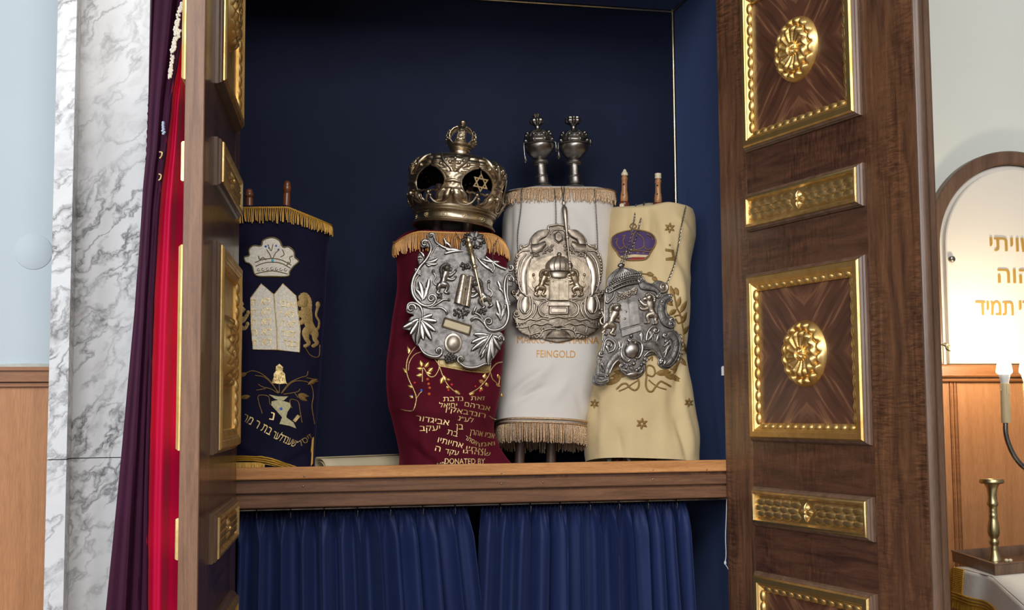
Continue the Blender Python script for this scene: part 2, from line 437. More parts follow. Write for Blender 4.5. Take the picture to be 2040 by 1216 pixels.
def veneer():
    """four matched quarters of veneer, the fibres running along the diagonals"""
    m, nt, N, L, b = nodes('veneer'); M['veneer'] = m
    tc = N.new('ShaderNodeTexCoord'); ab = N.new('ShaderNodeVectorMath'); ab.operation = 'ABSOLUTE'; L.new(tc.outputs['Object'], ab.inputs[0])
    mp = N.new('ShaderNodeMapping'); mp.inputs['Rotation'].default_value = (0, radians(45), 0); L.new(ab.outputs[0], mp.inputs[0])
    mp2 = N.new('ShaderNodeMapping'); mp2.inputs['Scale'].default_value = (3, 1, 30); L.new(mp.outputs[0], mp2.inputs[0])
    f = noise_n(nt, mp2.outputs[0], 1.6, 4, .55, .4)
    c = ramp(nt, f, [(.34, srgb(66, 40, 30)), (.52, srgb(92, 58, 42)), (.66, srgb(150, 106, 74))])
    L.new(c, b.inputs['Base Color']); b.inputs['Roughness'].default_value = .38; b.inputs['Coat Weight'].default_value = .3; b.inputs['Coat Roughness'].default_value = .2
veneer()

b = Sh(); b.box(-3.5, -3.5, -.05, 4.5, 4.0, 0); tag(b.build('floor', plain('floor_stone', srgb(120, 100, 84), .4, 0, .12, 3), None, False), kind='structure')

# left wall with its wooden panelling
WL = 2.52
XL0 = onY(101, 608, 2.335).x; XL1 = onY(139.5, 608, 2.335).x
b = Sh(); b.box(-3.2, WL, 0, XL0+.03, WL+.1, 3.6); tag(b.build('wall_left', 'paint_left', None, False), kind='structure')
zc = onY(50, 731.5, WL-.03).z
b = Sh(); b.box(-3.2, WL-.018, 0, XL0+.03, WL, zc-.03); o = b.build('trim_1', 'panelling', None, False); tag(o, 'honey brown wood panelling below the pale blue wall', kind='structure')
b = Sh(); b.box(-3.2, WL-.034, zc-.028, XL0+.03, WL, zc-.007); b.box(-3.2, WL-.040, zc-.007, XL0+.03, WL, zc); b.box(-3.2, WL-.026, zc-.037, XL0+.03, WL, zc-.0295)
tag(b.build('trim_2', 'panel_trim', None, False), 'brown wooden cap rail on the left panelling', kind='structure')
b = Sh()
for k in range(40):
    x = -.9+k*.0155; h = .006+.005*noise.noise((x*9, 3, 1)); b.box(x, WL-.012, zc, x+.0157, WL, zc+h)
tag(b.build('trim_3', plain('rough_plaster', srgb(176, 180, 172), .9, 0, .1, 60), None, False), 'rough plaster edge above the left cap rail', kind='structure')
p = onY(67, 502, WL)
t = thing('wall_cover_plate', 'round white blank cover plate on the pale blue wall', 'cover plate', p)
b = MB(); b.lathe([(.0345, 0), (.0345, .0008), (.0338, .0013), (.0005, .0014)], seg=48)
b.map(lambda x, y, z: (x, -z, y)); b.build('cover_disc', 'paint_left', t)

# marble pilaster left of the ark
XM1 = onY(299, 0, 2.40).x
t = thing('marble_pilaster', 'tall grey veined white marble pilaster beside the dark red curtain', 'pilaster', (XL0, 2.40, 0))
zj = onY(110, 916.5, 2.335).z
for z0, z1 in ((0, zj-.0008), (zj+.0008, 3.4)):
    b = Sh(); b.box(XL0, 2.335, z0, XL1, 2.48, z1); b.build('edge_slab', 'marble', t, False)
    b = Sh(); b.box(XL1, 2.40, z0, XM1, 2.48, z1); b.build('face_slab', 'marble', t, False)
b = Sh(); b.box(XL0+.002, 2.337, zj-.001, XL1-.001, 2.47, zj+.001); b.box(XL1, 2.402, zj-.001, XM1, 2.47, zj+.001); b.build('joint', 'dark_gap', t, False)

# ================================================================== THE ARK
SHZ = 1.352            # shelf floor
LIP = 1.3915           # top of the shelf's front board
YF, YB = 2.45, 2.86    # front plane, back wall of the niche
XN0, XN1 = -.03, 1.045
ZT = onY(1338, 21, YB).z
ark = thing('torah_ark', 'walnut and gilt holy ark with open doors and navy interior', 'cabinet', (.5, 2.66, 0))
b = Sh(); b.box(XN0-.02, YB, .5, XN1+.02, YB+.02, ZT+.05); b.build('back_panel', 'paint_navy', ark, False)
b = Sh(); b.box(XN1, YF+.012, .5, XN1+.02, YB+.02, ZT+.05); b.build('side_panel', 'paint_navy', ark, False)
b = Sh(); b.box(XN0-.02, YF+.012, .5, XN0, YB+.02, ZT+.05); b.build('side_panel', 'paint_navy', ark, False)
b = Sh(); b.box(XN0-.02, YF+.012, ZT, XN1+.02, YB+.02, ZT+.02); b.build('top_panel', 'paint_navy', ark, False)
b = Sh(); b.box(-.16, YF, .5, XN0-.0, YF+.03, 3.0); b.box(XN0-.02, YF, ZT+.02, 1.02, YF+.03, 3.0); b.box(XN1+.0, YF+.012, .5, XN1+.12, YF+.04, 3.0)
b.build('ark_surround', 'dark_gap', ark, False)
b = Sh(); b.box(XN0, YF+.015, SHZ-.022, XN1, YB, SHZ); b.build('shelf_board', 'walnut_rail', ark, False)
# brass angle strips in the corners
b = Sh(); b.tube([(XN1-.004, YB-.004, SHZ), (XN1-.004, YB-.004, ZT)], .0042, 8); b.build('brass_strip', 'gilt_bright', ark)
b = Sh(); b.tube([(XN0, YB-.004, ZT-.004), (XN1-.008, YB-.004, ZT-.004)], .0036, 8); b.build('brass_strip', 'gilt_bright', ark)
b = Sh(); b.tube([(XN1-.004, YB-.004, ZT-.004), (XN1-.004, YF+.02, ZT-.004)], .0026, 8); b.build('brass_strip', 'pewter', ark)
# front rail of the shelf: three boards with shadow gaps between them
def bar(mb, x0, x1, y0, y1, z0, z1, r=.002):
    prof = [(y1, z0), (y0+r, z0), (y0, z0+r), (y0, z1-r), (y0+r, z1), (y1, z1)]
    mb.grid([[(x, y, z) for y, z in prof] for x in (x0, x1)], True)
    o = len(mb.v)-12; mb.f.append(tuple(o+i for i in range(6))); mb.f.append(tuple(o+6+i for i in range(6))[::-1])
X0, X1 = -.012, .9985
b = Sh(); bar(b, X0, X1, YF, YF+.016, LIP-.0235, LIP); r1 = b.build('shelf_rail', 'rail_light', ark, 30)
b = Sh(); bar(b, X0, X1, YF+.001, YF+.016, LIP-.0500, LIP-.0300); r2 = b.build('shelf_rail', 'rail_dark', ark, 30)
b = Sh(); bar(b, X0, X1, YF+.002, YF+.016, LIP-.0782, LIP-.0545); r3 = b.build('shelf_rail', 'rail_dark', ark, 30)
b = Sh(); b.box(X0, YF+.007, LIP-.076, X1, YF+.015, LIP-.002); b.build('rail_backing', 'walnut_rail', ark, False)
for u, v, r in ((606, 950, r1), (604, 969, r2), (999, 943, r1), (999, 964, r2), (1301, 936, r1), (1301, 955.5, r2), (1408, 936, r1), (1082, 961, r2)):
    P = onY(u, v, YF); b = Sh(); b.ball(P.x, YF, P.z, .0018, .0012, .0018, 0, 8, 6); b.build('screw', 'silver', r)

# ---- doors -------------------------------------------------------
ZF = (2.190, 1.601, 1.007, .412)          # centres of the square panels
ZS = (2.484, 1.896, 1.3035, .71)          # centres of the carved strips
S0, S1 = .102, .457; SC = (S0+S1)/2
def frame_sweep(mb, prof, x0, x1, z0, z1):
    rows = []
    for i, h in prof: rows.append([(x0+i, h, z0+i), (x1-i, h, z0+i), (x1-i, h, z1-i), (x0+i, h, z1-i)])
    mb.grid(rows, True)
def rosette_mesh(R=.0635):
    mb = MB(); nr, na = 40, 144; rows = []
    for i in range(nr+1):
        r = i/nr; row = []
        for k in range(na):
            a = 2*pi*k/na
            if r > .95: h = .0035+.002*sin((r-.95)/.05*pi)
            elif r > .72:
                q = (r-.72)/.23; lobe = abs(sin(a*8)); h = .007+.0085*sin(pi*min(1, q*1.02))**.5*(.15+.85*lobe**.5)
            elif r > .50:
                q = (r-.50)/.22; lobe = abs(sin(a*7+.4+.9*q)); h = .011+.0085*sin(pi*min(1, .25+.75*q))**.6*(.2+.8*lobe**.5)
            elif r > .22:
                q = (r-.22)/.28; fl = abs(sin(a*7+.4-1.1*(1-q))); h = .0105+.0075*(.35+.65*q)*(.30+.70*fl**.7)
            elif r > .17: h = .0125+.0045*sin((r-.17)/.05*pi)
            else:
                q = r/.17; h = .0115+.006*sqrt(max(0, 1-q*q))*(.75+.25*cos(6*a)) - (.004 if q < .25 else 0)
            if r == 1: h = 0
            row.append((r*R*cos(a), h, r*R*sin(a)))
        rows.append(row)
    mb.grid(rows, True); return mb
def lens(mb, x, z, ang, l, w, h, base=0, n=6, m=4, rib=.25):
    """a raised leaf in the x-z plane, h above base along y, tip towards ang"""
    rows = []
    for i in range(n+1):
        t = i/n; hw = w*(sin(pi*t**.8)**.8 if 0 < t < 1 else 0.02); row = []
        for j in range(-m, m+1):
            q = j/m; px = t*l; pz = q*hw
            hh = base+h*(1-q*q)*sin(pi*min(.97, .12+.85*t))*(1-rib*(1-min(1, abs(q)*3)))
            row.append((x+px*cos(ang)-pz*sin(ang), hh, z+px*sin(ang)+pz*cos(ang)))
        rows.append(row)
    mb.grid(rows)
def door(name, ang_vec, hinge, sgn, outer):
    x = Vector(ang_vec).normalized(); y = Vector((0, 0, 1)).cross(x)
    d = MB()
    fl = lambda s, h, z: (s, sgn*h, z)
    T = .027 if outer else .036
    # leaf: stiles and rails as one mesh of boards
    d.box(0, -T, .45, .59, 0, 2.95)
    d.map(fl); o = d.build('door', 'walnut', ark, False)
    o.matrix_parent_inverse = Matrix()
    R = Matrix(((x.x, y.x, 0), (x.y, y.y, 0), (0, 0, 1)))
    o.rotation_euler = R.to_euler(); o.location = Vector(hinge)-ark.location
    d = MB(); d.box(.0, 0, .45, S0-.004, .0012, 2.95); d.map(fl); d.build('stile', 'walnut_curl', o, False)
    d = MB(); d.box(S1+.004, 0, .45, .589, .0012, 2.95); d.map(fl); d.build('stile', 'walnut_curl', o, False)
    for z in [(a+c)/2 for a, c in zip(ZF, ZS)]+[(a+c)/2 for a, c in zip(ZF, ZS[1:])]:
        d = MB(); d.box(S0-.004, 0, z-.12, S1+.004, .0010, z+.12); d.map(fl); d.build('rail', 'walnut_rail', o, False)
    for side in ((1, -1) if outer else (1,)):
        ms = (lambda s, h, z: (s, sgn*h, z)) if side == 1 else (lambda s, h, z: (s, sgn*(-T-h*1.38), z))
        for zc in ZF:
            z0, z1 = zc-.1685, zc+.1685
            d = MB(); frame_sweep(d, [(0, 0), (0, .006), (.0025, .009), (.0025, .011), (.006, .0135), (.009, .0135), (.009, .004)], S0, S1, z0, z1); d.map(ms); d.build('panel_moulding', 'walnut_mould', o, 30)
            d = MB(); frame_sweep(d, [(.007, .012), (.007, .0155), (.010, .0185), (.020, .0185), (.0215, .0165), (.0235, .0165), (.025, .015), (.034, .0075), (.034, .0095), (.037, .0095), (.037, .002)], S0, S1, z0, z1)
            g = d
            n = 12
            for k in range(n):
                s = S0+.034+(k+.5)*(S1-S0-.068)/n; z = z0+.034+(k+.5)*(z1-z0-.068)/n
                for (cs, cz, ax) in ((s, z0+.0292, 0), (s, z1-.0292, 0), (S0+.0292, z, 1), (S1-.0292, z, 1)):
                    if ax == 0: d.ball(cs, .0088, cz, .0134, .0064, .0082, 0, 14, 8)
                    else: d.ball(cs, .0088, cz, .0082, .0064, .0126, 0, 14, 8)
            d.map(ms); d.build('gilt_frame', 'gold', o, 30)
            if side == 1 or True:
                d = MB(); d.box(S0+.034, .001, z0+.034, S1-.034, .005, z1-.034); d.map(ms)
                d.build('veneer_panel', 'veneer' if side == 1 and not outer else 'gold', o, False, loc=ms(SC, .003, zc))
                d = rosette_mesh(); d.map(lambda a, h, c: ms(SC+a, .005+h, zc+c)); d.build('rosette', 'gold', o, 50, loc=ms(SC, .005, zc))
        for zc in ZS:
            z0, z1 = zc-.039, zc+.039
            d = MB(); frame_sweep(d, [(0, 0), (0, .006), (.0025, .009), (.0025, .011), (.006, .0135), (.009, .0135), (.009, .004)], S0, S1, z0, z1); d.map(ms); d.build('strip_moulding', 'walnut_mould', o, 30)
            d = MB(); frame_sweep(d, [(.007, .012), (.007, .0155), (.009, .0175), (.013, .0175), (.0145, .015), (.0165, .012), (.0165, .010)], S0, S1, z0, z1)
            d.box(S0+.010, .004, z0+.010, S1-.010, .0102, z1-.010)
            for q in (-1, 1):
                for c in range(4, -1, -1):
                    for w in (-1, 1):
                        lens(d, SC+q*(.018+c*.0275), zc+w*.0115, 0 if q > 0 else pi, .038, .0105, .0045+.0004*c, .0098)
                    lens(d, SC+q*(.026+c*.0275), zc, 0 if q > 0 else pi, .036, .0095, .0062, .0098)
            for k in range(4): lens(d, SC, zc, k*pi/2+pi/4*0, .0185, .0085, .0075, .0105, rib=.5)
            for k in range(4): lens(d, SC, zc, k*pi/2+pi/4, .013, .005, .006, .0105)
            d.ball(SC, .016, zc, .0045, .004, .0045)
            d.map(ms); d.build('carved_strip', 'gold_dull', o, 50)
    return o
aR, aL = 1.3645193546824435, 1.4846040939656173
dr = door('door', (cos(aR), -sin(aR), 0), (.9935, YF, 0), -1, False)
dl = door('door', (-cos(aL), -sin(aL), 0), (-.0056, YF, 0), 1, True)
# stepped edge of the right door, plain edge of the left door
prof = [(.588, .001), (.592, .001)]+[(.592+.0065*sin(a), -.0085+.0085*cos(a)) for a in [pi*k/8 for k in range(1, 8)]]+[(.592, -.017), (.590, -.0185), (.590, -.020), (.5935, -.021), (.5935, -.031), (.591, -.033), (.591, -.036), (.588, -.036)]
d = MB(); d.grid([[(s, -h, z) for s, h in prof] for z in (.45, 2.95)]); d.build('edge_moulding', 'walnut_mould', dr, 30)
prof = [(.589, .0012), (.593, .0012), (.5945, 0), (.5945, -.026), (.593, -.027), (.589, -.027)]
d = MB(); d.grid([[(s, h, z) for s, h in prof] for z in (.45, 2.95)]); d.build('edge_board', 'walnut_edge', dl, 30)

# ---- blue curtains under the shelf -------------------------------
def under_curtain(tops, bots, ztop, label, nf, seed):
    (x0, x1), (b0, b1) = tops, bots
    rnd = random.Random(seed)
    ph = [rnd.uniform(0, 6.3) for _ in range(6)]
    nx, nz = 260, 40; zb = .9; rows = []
    for i in range(nz+1):
        t = i/nz; z = ztop+(zb-ztop)*t; row = []
        for j in range(nx+1):
            q = j/nx; xa = x0+(x1-x0)*q; xb = b0+(b1-b0)*q; x = xa+(xb-xa)*min(1, t*1.6)
            g = min(1, t*7)
            fine = .0035*sin(q*nf*2.4*2*pi+ph[0]+2*sin(q*17))*(1-.92*g)
            big = (.004+.013*g)*(sin(q*nf*1.15*pi+ph[1]+1.9*sin(q*7+ph[2])+.25*t) + .30*sin(q*nf*2.3*pi+ph[3]+1.1*sin(q*11)))
            slow = .006*sin(q*nf*.8*pi+ph[4]+t*2)*g
            x += .007*g*sin(q*nf*1.15*pi+ph[5]+1)
            y = 2.515+fine+big+slow
            if t < .03: y = 2.515+(y-2.515)*.5
            row.append((x, y, z+(.003*sin(q*nf*5*pi+ph[3]) if i == 0 else 0)))
        rows.append(row)
    t = thing('curtain', label, 'curtain', ((x0+x1)/2, 2.515, ztop), 'blue curtains below the shelf')
    b = Sh(); b.grid(rows); o = b.build('cloth', 'curtain_blue', t, 80)
    so = o.modifiers.new('thick', 'SOLIDIFY'); so.thickness = .0012
    n = int((x1-x0)/.062)
    for k in range(n):
        x = x0+(k+.6)*(x1-x0)/n; h = Sh(); h.tube([(x, 2.50, ztop-.010), (x, 2.497, ztop), (x, 2.503, ztop+.008), (x, 2.510, ztop+.004)], .0009, 6, 3); h.build('hook', 'silver', t)
    return t
zt = onY(900, 1013, 2.515).z
under_curtain((onY(470, 1016, 2.515).x, onY(930, 1016, 2.515).x), (onY(462, 1216, 2.515).x, onY(958, 1216, 2.515).x), zt, 'left blue satin curtain hanging gathered below the shelf', 21, 3)
under_curtain((onY(958, 1012, 2.515).x, onY(1366, 1000, 2.515).x), (onY(946, 1216, 2.515).x, onY(1384, 1216, 2.515).x), zt, 'right blue satin curtain hanging gathered below the shelf', 22, 8)
b = Sh(); b.tube([(XN0, 2.515, zt+.006), (XN1, 2.515, zt+.006)], .003, 8); b.build('curtain_rod', 'silver', ark)
# back of the cupboard under the shelf is the navy back panel; small white fittings on the right
b = Sh(); q = onY(1441, 740, YF+.03); b.tube([(q.x, q.y, q.z-.009), (q.x, q.y, q.z+.007)], .0045, 8); b.ball(q.x, q.y, q.z+.007, .0045)
tag(b.build('wall_clip', 'white_plastic', None), 'small white plastic clip at the niche edge by the right door', 'clip')
pts = [onY(u, v, YF+.02) for u, v in ((1448, 994), (1447, 1030), (1445.5, 1070), (1446.5, 1105), (1445, 1122), (1449, 1131), (1455, 1140))]
t = thing('pull_cord', 'thin white cord hanging below the shelf beside the right door', 'cord', pts[0])
b = Sh(); b.tube([tuple(p) for p in pts], .0011, 6, 5); b.build('string', 'white_plastic', t)
q = pts[4]; b = Sh(); b.ball(q.x, q.y, q.z, .003, .003, .0045); b.build('knot', 'white_plastic', t)

# ---- the big curtain drawn aside on the left ---------------------
def sheet_rows(cols, nz, ripple):
    """cols: list of polylines [(u, v)] top to bottom with a depth each"""
    rows = []
    for i in range(nz+1):
        v = -40+1360*i/nz; row = []
        for pl, Y in cols:
            for (ua, va), (ub, vb) in zip(pl, pl[1:]):
                if va <= v <= vb or (ua, va) == pl[-2] or (v < va and (ua, va) == pl[0]): 
                    u = ua+(ub-ua)*(v-va)/(vb-va); break
            yy = Y(v) if callable(Y) else Y
            row.append(tuple(onY(u, v, yy)))
        rows.append(row)
    return rows
def ip(pts, v):
    if v <= pts[0][1]: i = 0
    else:
        i = len(pts)-2
        for k in range(len(pts)-1):
            if pts[k][1] <= v <= pts[k+1][1]: i = k; break
    (ua, va), (ub, vb) = pts[i], pts[i+1]; return ua+(ub-ua)*(v-va)/(vb-va)
E_out = [(316, -520), (303, -40), (292, 300), (285, 370), (270, 620), (243, 916), (228, 1070), (213, 1216), (200, 1340)]
E_fold = [(376, -520), (378, -40), (362, 70), (340, 200), (330, 300), (325, 330), (315, 420), (305, 600), (300, 760), (297, 850), (293, 1020), (292, 1216), (291, 1340)]
ct = thing('ark_curtain', 'plum velvet ark curtain with red lining drawn aside at the left door', 'curtain', (onY(300, 600, 2.15).x, 2.15, 0))
nz, nx = 120, 26
rows = []
for i in range(nz+1):
    v = -520+1860*i/nz; a, c = ip(E_out, v), ip(E_fold, v); row = []
    for j in range(nx+1):
        q = j/nx; u = a+(c-a)*q
        y = 2.20-.10*q+.016*sin(q*2.6*pi+.5+v*.0006)*(1-.3*q)+.01*sin(q*6.3*pi+v*.002)
        row.append(tuple(onY(u, v, y)))
    rows.append(row)
b = Sh(); b.grid(rows); o = b.build('velvet_face', 'velvet_plum', ct, 80); o.modifiers.new('t', 'SOLIDIFY').thickness = .002
rows = []
nx = 22
for i in range(nz+1):
    v = -520+1860*i/nz; e = ip([(376, 0), (361, 1216)], v)+(3 if v > 40 else 0); c = min(ip(E_fold, v), e-1); row = []
    for j in range(nx+1):
        q = j/nx; u = c+(e-c)*q
        y = 2.098+.06*q+.010*sin(q*3.2*pi-.4+v*.0009)*sin(pi*min(1, q*1.5))
        if q < .1: y -= .006*(1-q/.1)
        row.append(tuple(onY(u, v, y)))
    rows.append(row)
b = Sh(); b.grid(rows); o = b.build('red_lining', 'lining_red', ct, 80); o.modifiers.new('t', 'SOLIDIFY').thickness = .0015
# rolled edge of velvet between the two
b = Sh(); b.tube([tuple(onY(ip(E_fold, v)-1, v, 2.094)) for v in range(-520, 1340, 20)], [.0028+.0012*noise.noise((v*.02, 1, 2)) for v in range(-520, 1340, 20)], 8); b.build('rolled_edge', 'velvet_plum', ct)
# second fold of velvet behind, and the twisted cord
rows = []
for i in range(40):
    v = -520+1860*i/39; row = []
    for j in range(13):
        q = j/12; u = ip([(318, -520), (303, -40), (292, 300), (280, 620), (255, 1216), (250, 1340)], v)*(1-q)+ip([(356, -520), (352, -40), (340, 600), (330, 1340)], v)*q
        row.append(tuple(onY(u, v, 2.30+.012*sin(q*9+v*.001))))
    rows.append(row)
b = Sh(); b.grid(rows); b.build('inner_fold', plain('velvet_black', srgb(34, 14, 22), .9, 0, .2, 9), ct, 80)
b = Sh()
for ph in (0, pi):
    P = []
    for i in range(160):
        v = -520+900*i/159; c = onY(312-.045*v, v, 2.275); P.append((c.x+.0035*cos(i*1.0+ph), c.y+.0035*sin(i*1.0+ph), c.z))
    b.tube(P, .0042, 6)
b.build('twisted_cord', plain('cord_wine', srgb(70, 16, 28), .6, 0, .2, 90), ct)
# embroidery seen along the fold
def near_fold(u, v): return onY(u, v, 2.088)
b = Sh()
rnd = random.Random(5)
def spray(b, pts, w):
    P = cr(pts, 8)
    for k, (u, v) in enumerate(P):
        for q in range(3):
            c = near_fold(u+rnd.uniform(-w, w), v+rnd.uniform(-3, 3)); b.ball(c.x, c.y, c.z, .0018, .0014, .0026, 0, 6, 4)
spray(b, [(366, 4), (358, 22), (352, 50), (349, 62)], 3.5)
spray(b, [(358, 60), (350, 80), (346, 92), (343, 104)], 4)
spray(b, [(344, 112), (340, 140), (339, 154)], 3)
spray(b, [(355, 40), (349, 70)], 2)
b.build('silver_embroidery', 'white_thread', ct)
b = Sh()
for k in range(9):
    c = near_fold(326+rnd.uniform(-2, 2), 244+k*2.8); b.ball(c.x, c.y, c.z, .0026, .0016, .0022, 0, 6, 4)
b.build('bead_cluster', plain('bead_pale', srgb(170, 186, 206), .25), ct)
for pts in ([(317, 303), (323, 304), (322, 311), (318, 316)], [(316, 347), (321, 349), (320, 356), (316, 360)]):
    b = Sh(); b.tube([tuple(near_fold(u, v)) for u, v in pts], .0015, 6, 4); b.build('gold_letter', 'thread_gold', ct)

# ================================================================== RIGHT OF THE ARK
def onZ(u, v, z):
    d = ray(u, v); return EYE + d*((z-EYE.z)/d.z)
WR = 2.78
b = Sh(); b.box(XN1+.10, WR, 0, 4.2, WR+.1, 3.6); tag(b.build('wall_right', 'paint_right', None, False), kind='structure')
zc = onY(1960, 727, WR-.03).z; z2 = onY(1960, 752, WR-.03).z; z3 = onY(1960, 761, WR-.02).z
b = Sh(); b.box(XN1+.10, WR-.012, 0, 4.2, WR, z3); tag(b.build('trim_4', 'panelling', None, False), 'wood panelling under the white plaque, lit by the candle bulbs', kind='structure')
b = Sh(); bar(b, XN1+.10, 4.2, WR-.034, WR, z2, zc, .004); bar(b, XN1+.10, 4.2, WR-.026, WR, z3, z2-.003, .003); tag(b.build('trim_5', 'panel_trim', None, 30), 'wooden cap rail under the white plaque', kind='structure')
xa = onY(1900, 860, WR-.014).x
b = Sh()
for q in (-.004, .007): b.tube([(xa+q, WR-.012, 0), (xa+q, WR-.012, z3)], .004, 8)
b.box(xa+.0125, WR-.014, 0, xa+.0145, WR-.008, z3)
tag(b.build('trim_6', 'panel_trim', None), 'upright wooden moulding on the right panelling', kind='structure')

# arched plaque
cP = onY(2014, 497, WR); kx = (onY(2040, 497, WR).x-cP.x)/26
RO = 173*kx; RI = 150*kx; zb = onY(1960, 726, WR-.02).z
pl = thing('arched_plaque', 'arched white plaque with raised gold Hebrew letters on the right wall', 'plaque', (cP.x, WR, cP.z))
def arch(r, z0, n=48): return [(cP.x+r*cos(pi*k/n), cP.z+r*sin(pi*k/n)) for k in range(n+1)]+[(cP.x-r, z0), (cP.x+r, z0)]
def upright(mb, y): return mb.map(lambda x, z, h: (x, y-h, z))
b = Sh(); rows = []
for k in range(61):
    a = pi*k/60; rows.append([(cP.x+r*cos(a), WR-h, cP.z+r*sin(a)) for r, h in ((RI-.002, 0), (RI-.002, .022), (RI+.003, .026), (RO-.003, .026), (RO, .023), (RO, 0))])
for r in rows[:1]: pass
low = [[(p[0], p[1], zb) for p in rows[0]]]; lowl = [[(p[0], p[1], zb) for p in rows[-1]]]
b.grid(low+rows+lowl); b.build('arch_frame', 'walnut_mould', pl, 35)
white = plain('plaque_white', srgb(226, 220, 210), .35, 0, .015, 8, None, 0, .2)
b = Sh(); b.poly(arch(RI-.003, zb), 0, .014, 0); upright(b, WR); b.build('rim', white, pl, 35)
b = Sh(); b.poly(arch(RI-.014, zb+.001), .012, .030, .003); upright(b, WR); b.build('panel', white, pl, 35)
YL = WR-.030
def wl(txt, u0, v0, u1, size, name):
    b = Sh(); P0 = onY(u0, v0, YL); P1 = onY(u1, v0, YL); h = abs(onY(u0, v0-size, YL).z-P0.z)
    letter(b, txt, h, lambda x, y: (P0.x+(P1.x-P0.x)*x, P0.z+y*h), 0, .004, True)
    upright(b, YL); b.build(name, 'gilt_letter', pl, False)
wl('שויתי', 1972, 500, 2062, 27, 'inscription')
wl('יהוה', 1988, 564, 2064, 28, 'inscription')
wl('תמיד', 1944, 628, 2018, 28, 'inscription'); wl('לנגדי', 2030, 628, 2116, 28, 'inscription')
q = onY(1894, 517, YL); b = Sh(); b.lathe([(.0075, 0), (.0075, .009), (.006, .011), (.0004, .0115)], seg=20); b.map(lambda x, y, z: (q.x+x, q.y-z, q.z+y)); b.build('stud', 'pewter', pl)
# leaf ornament peeping out behind the door
q = onY(1889, 689, 2.60)
t = thing('leaf_ornament', 'small metal leaf tip poking out behind the right door edge', 'ornament', q)
b = Sh()
lens(b, 0, 0, radians(-18), .022, .006, .004); lens(b, .002, -.003, radians(-30), .020, .005, .004); lens(b, -.004, .003, radians(-8), .016, .005, .004)
b.map(lambda x, h, z: (q.x-.010+x, q.y-h, q.z+z)); b.build('leaf', 'brass', t)
b = Sh(); b.tube([(q.x-.006, q.y, q.z), (q.x-.05, q.y+.02, q.z+.01), (q.x-.06, WR, q.z+.01)], .0022, 6, 5); b.build('stem', 'brass', t)

# lectern table under the cloth, tray, candlestick
ZTR = 1.165
A, B_, C_ = onZ(1982, 1124, ZTR), onZ(1897, 1097, ZTR), onZ(2040, 1119, ZTR)
e1 = (C_-A).normalized(); e2 = B_-A; e2n = e2.normalized()
LT = .34
tr = thing('wooden_tray', 'dark wooden tray standing on the white tablecloth', 'tray', (A+e1*.15+e2*.5)-Vector((0, 0, .026)))
def trayp(a, c, z): return tuple(A+e1*a+e2n*c+Vector((0, 0, z)))
ld = e2.length
b = Sh()
prof = [(.000, -.026), (-.001, -.004), (-.003, -.002), (-.003, .0), (.006, .0), (.009, -.006), (.009, -.022)]
rows = []
for i, z in prof: rows.append([trayp(i, i, z), trayp(LT-i, i, z), trayp(LT-i, ld-i, z), trayp(i, ld-i, z)])
b.grid(rows, True); b.build('rim', 'walnut_mould', tr, 30)
b = Sh(); 
V = [trayp(.001, .001, -.026), trayp(LT, .001, -.026), trayp(LT, ld, -.026), trayp(.001, ld, -.026)]
b.add(V+[(x, y, z+.005) for x, y, z in V], [(0, 1, 2, 3), (4, 5, 6, 7), (0, 1, 5, 4), (1, 2, 6, 5), (2, 3, 7, 6), (3, 0, 4, 7)]); b.build('base', 'walnut', tr, False)
zt = ZTR-.021
q = onZ(1988, 1119, zt)
q = q + Vector((0.0, .012, 0))
kpx = (onY(1998, 1040, q.y).x-onY(1988, 1040, q.y).x)/10*.84
cs = thing('candlestick', 'turned brass candlestick standing empty on the wooden tray', 'candlestick', (q.x, q.y, zt))
H = (onY(1988, 955, q.y).z-zt)
pr = [(820, 15), (812, 15), (780, 11.5), (735, 9.5), (728, 9.2), (722, 9.4), (700, 8.2), (690, 8), (676, 9.4), (664, 10.4), (652, 9.6), (640, 8), (628, 8.2), (615, 10.4), (590, 12.3), (560, 12.2), (520, 11.6), (480, 9.2), (462, 8.4), (452, 9.2), (444, 9.4), (436, 9.0), (426, 8.2), (412, 8.6), (402, 8.8), (394, 8.2), (370, 8.8), (356, 11.2), (344, 11.8), (332, 10.6), (300, 9.4), (260, 9.4), (225, 10.6), (200, 13), (180, 16), (177, 23), (168, 25.5), (158, 25.8), (146, 24), (140, 24), (140, 14), (160, 9), (220, 7)]
s_ = H/(820-142)
b = Sh(); b.lathe([(r*kpx, zt+(820-y)*s_) for y, r in pr], q.x, q.y, 36); b.build('turned_body', 'brass', cs, 40)
for u, v, w in ((2005, 1117, 'nearest the brass candlestick'), (2013, 1117, 'further from the brass candlestick')):
    q2 = onZ(u, v, zt+.004); b = Sh(); b.ball(q2.x, q2.y, zt+.004, .005, .005, .004)
    tag(b.build('white_bead', 'bone', None), 'small white bead in the tray, '+w, 'bead', 'white beads in the tray')

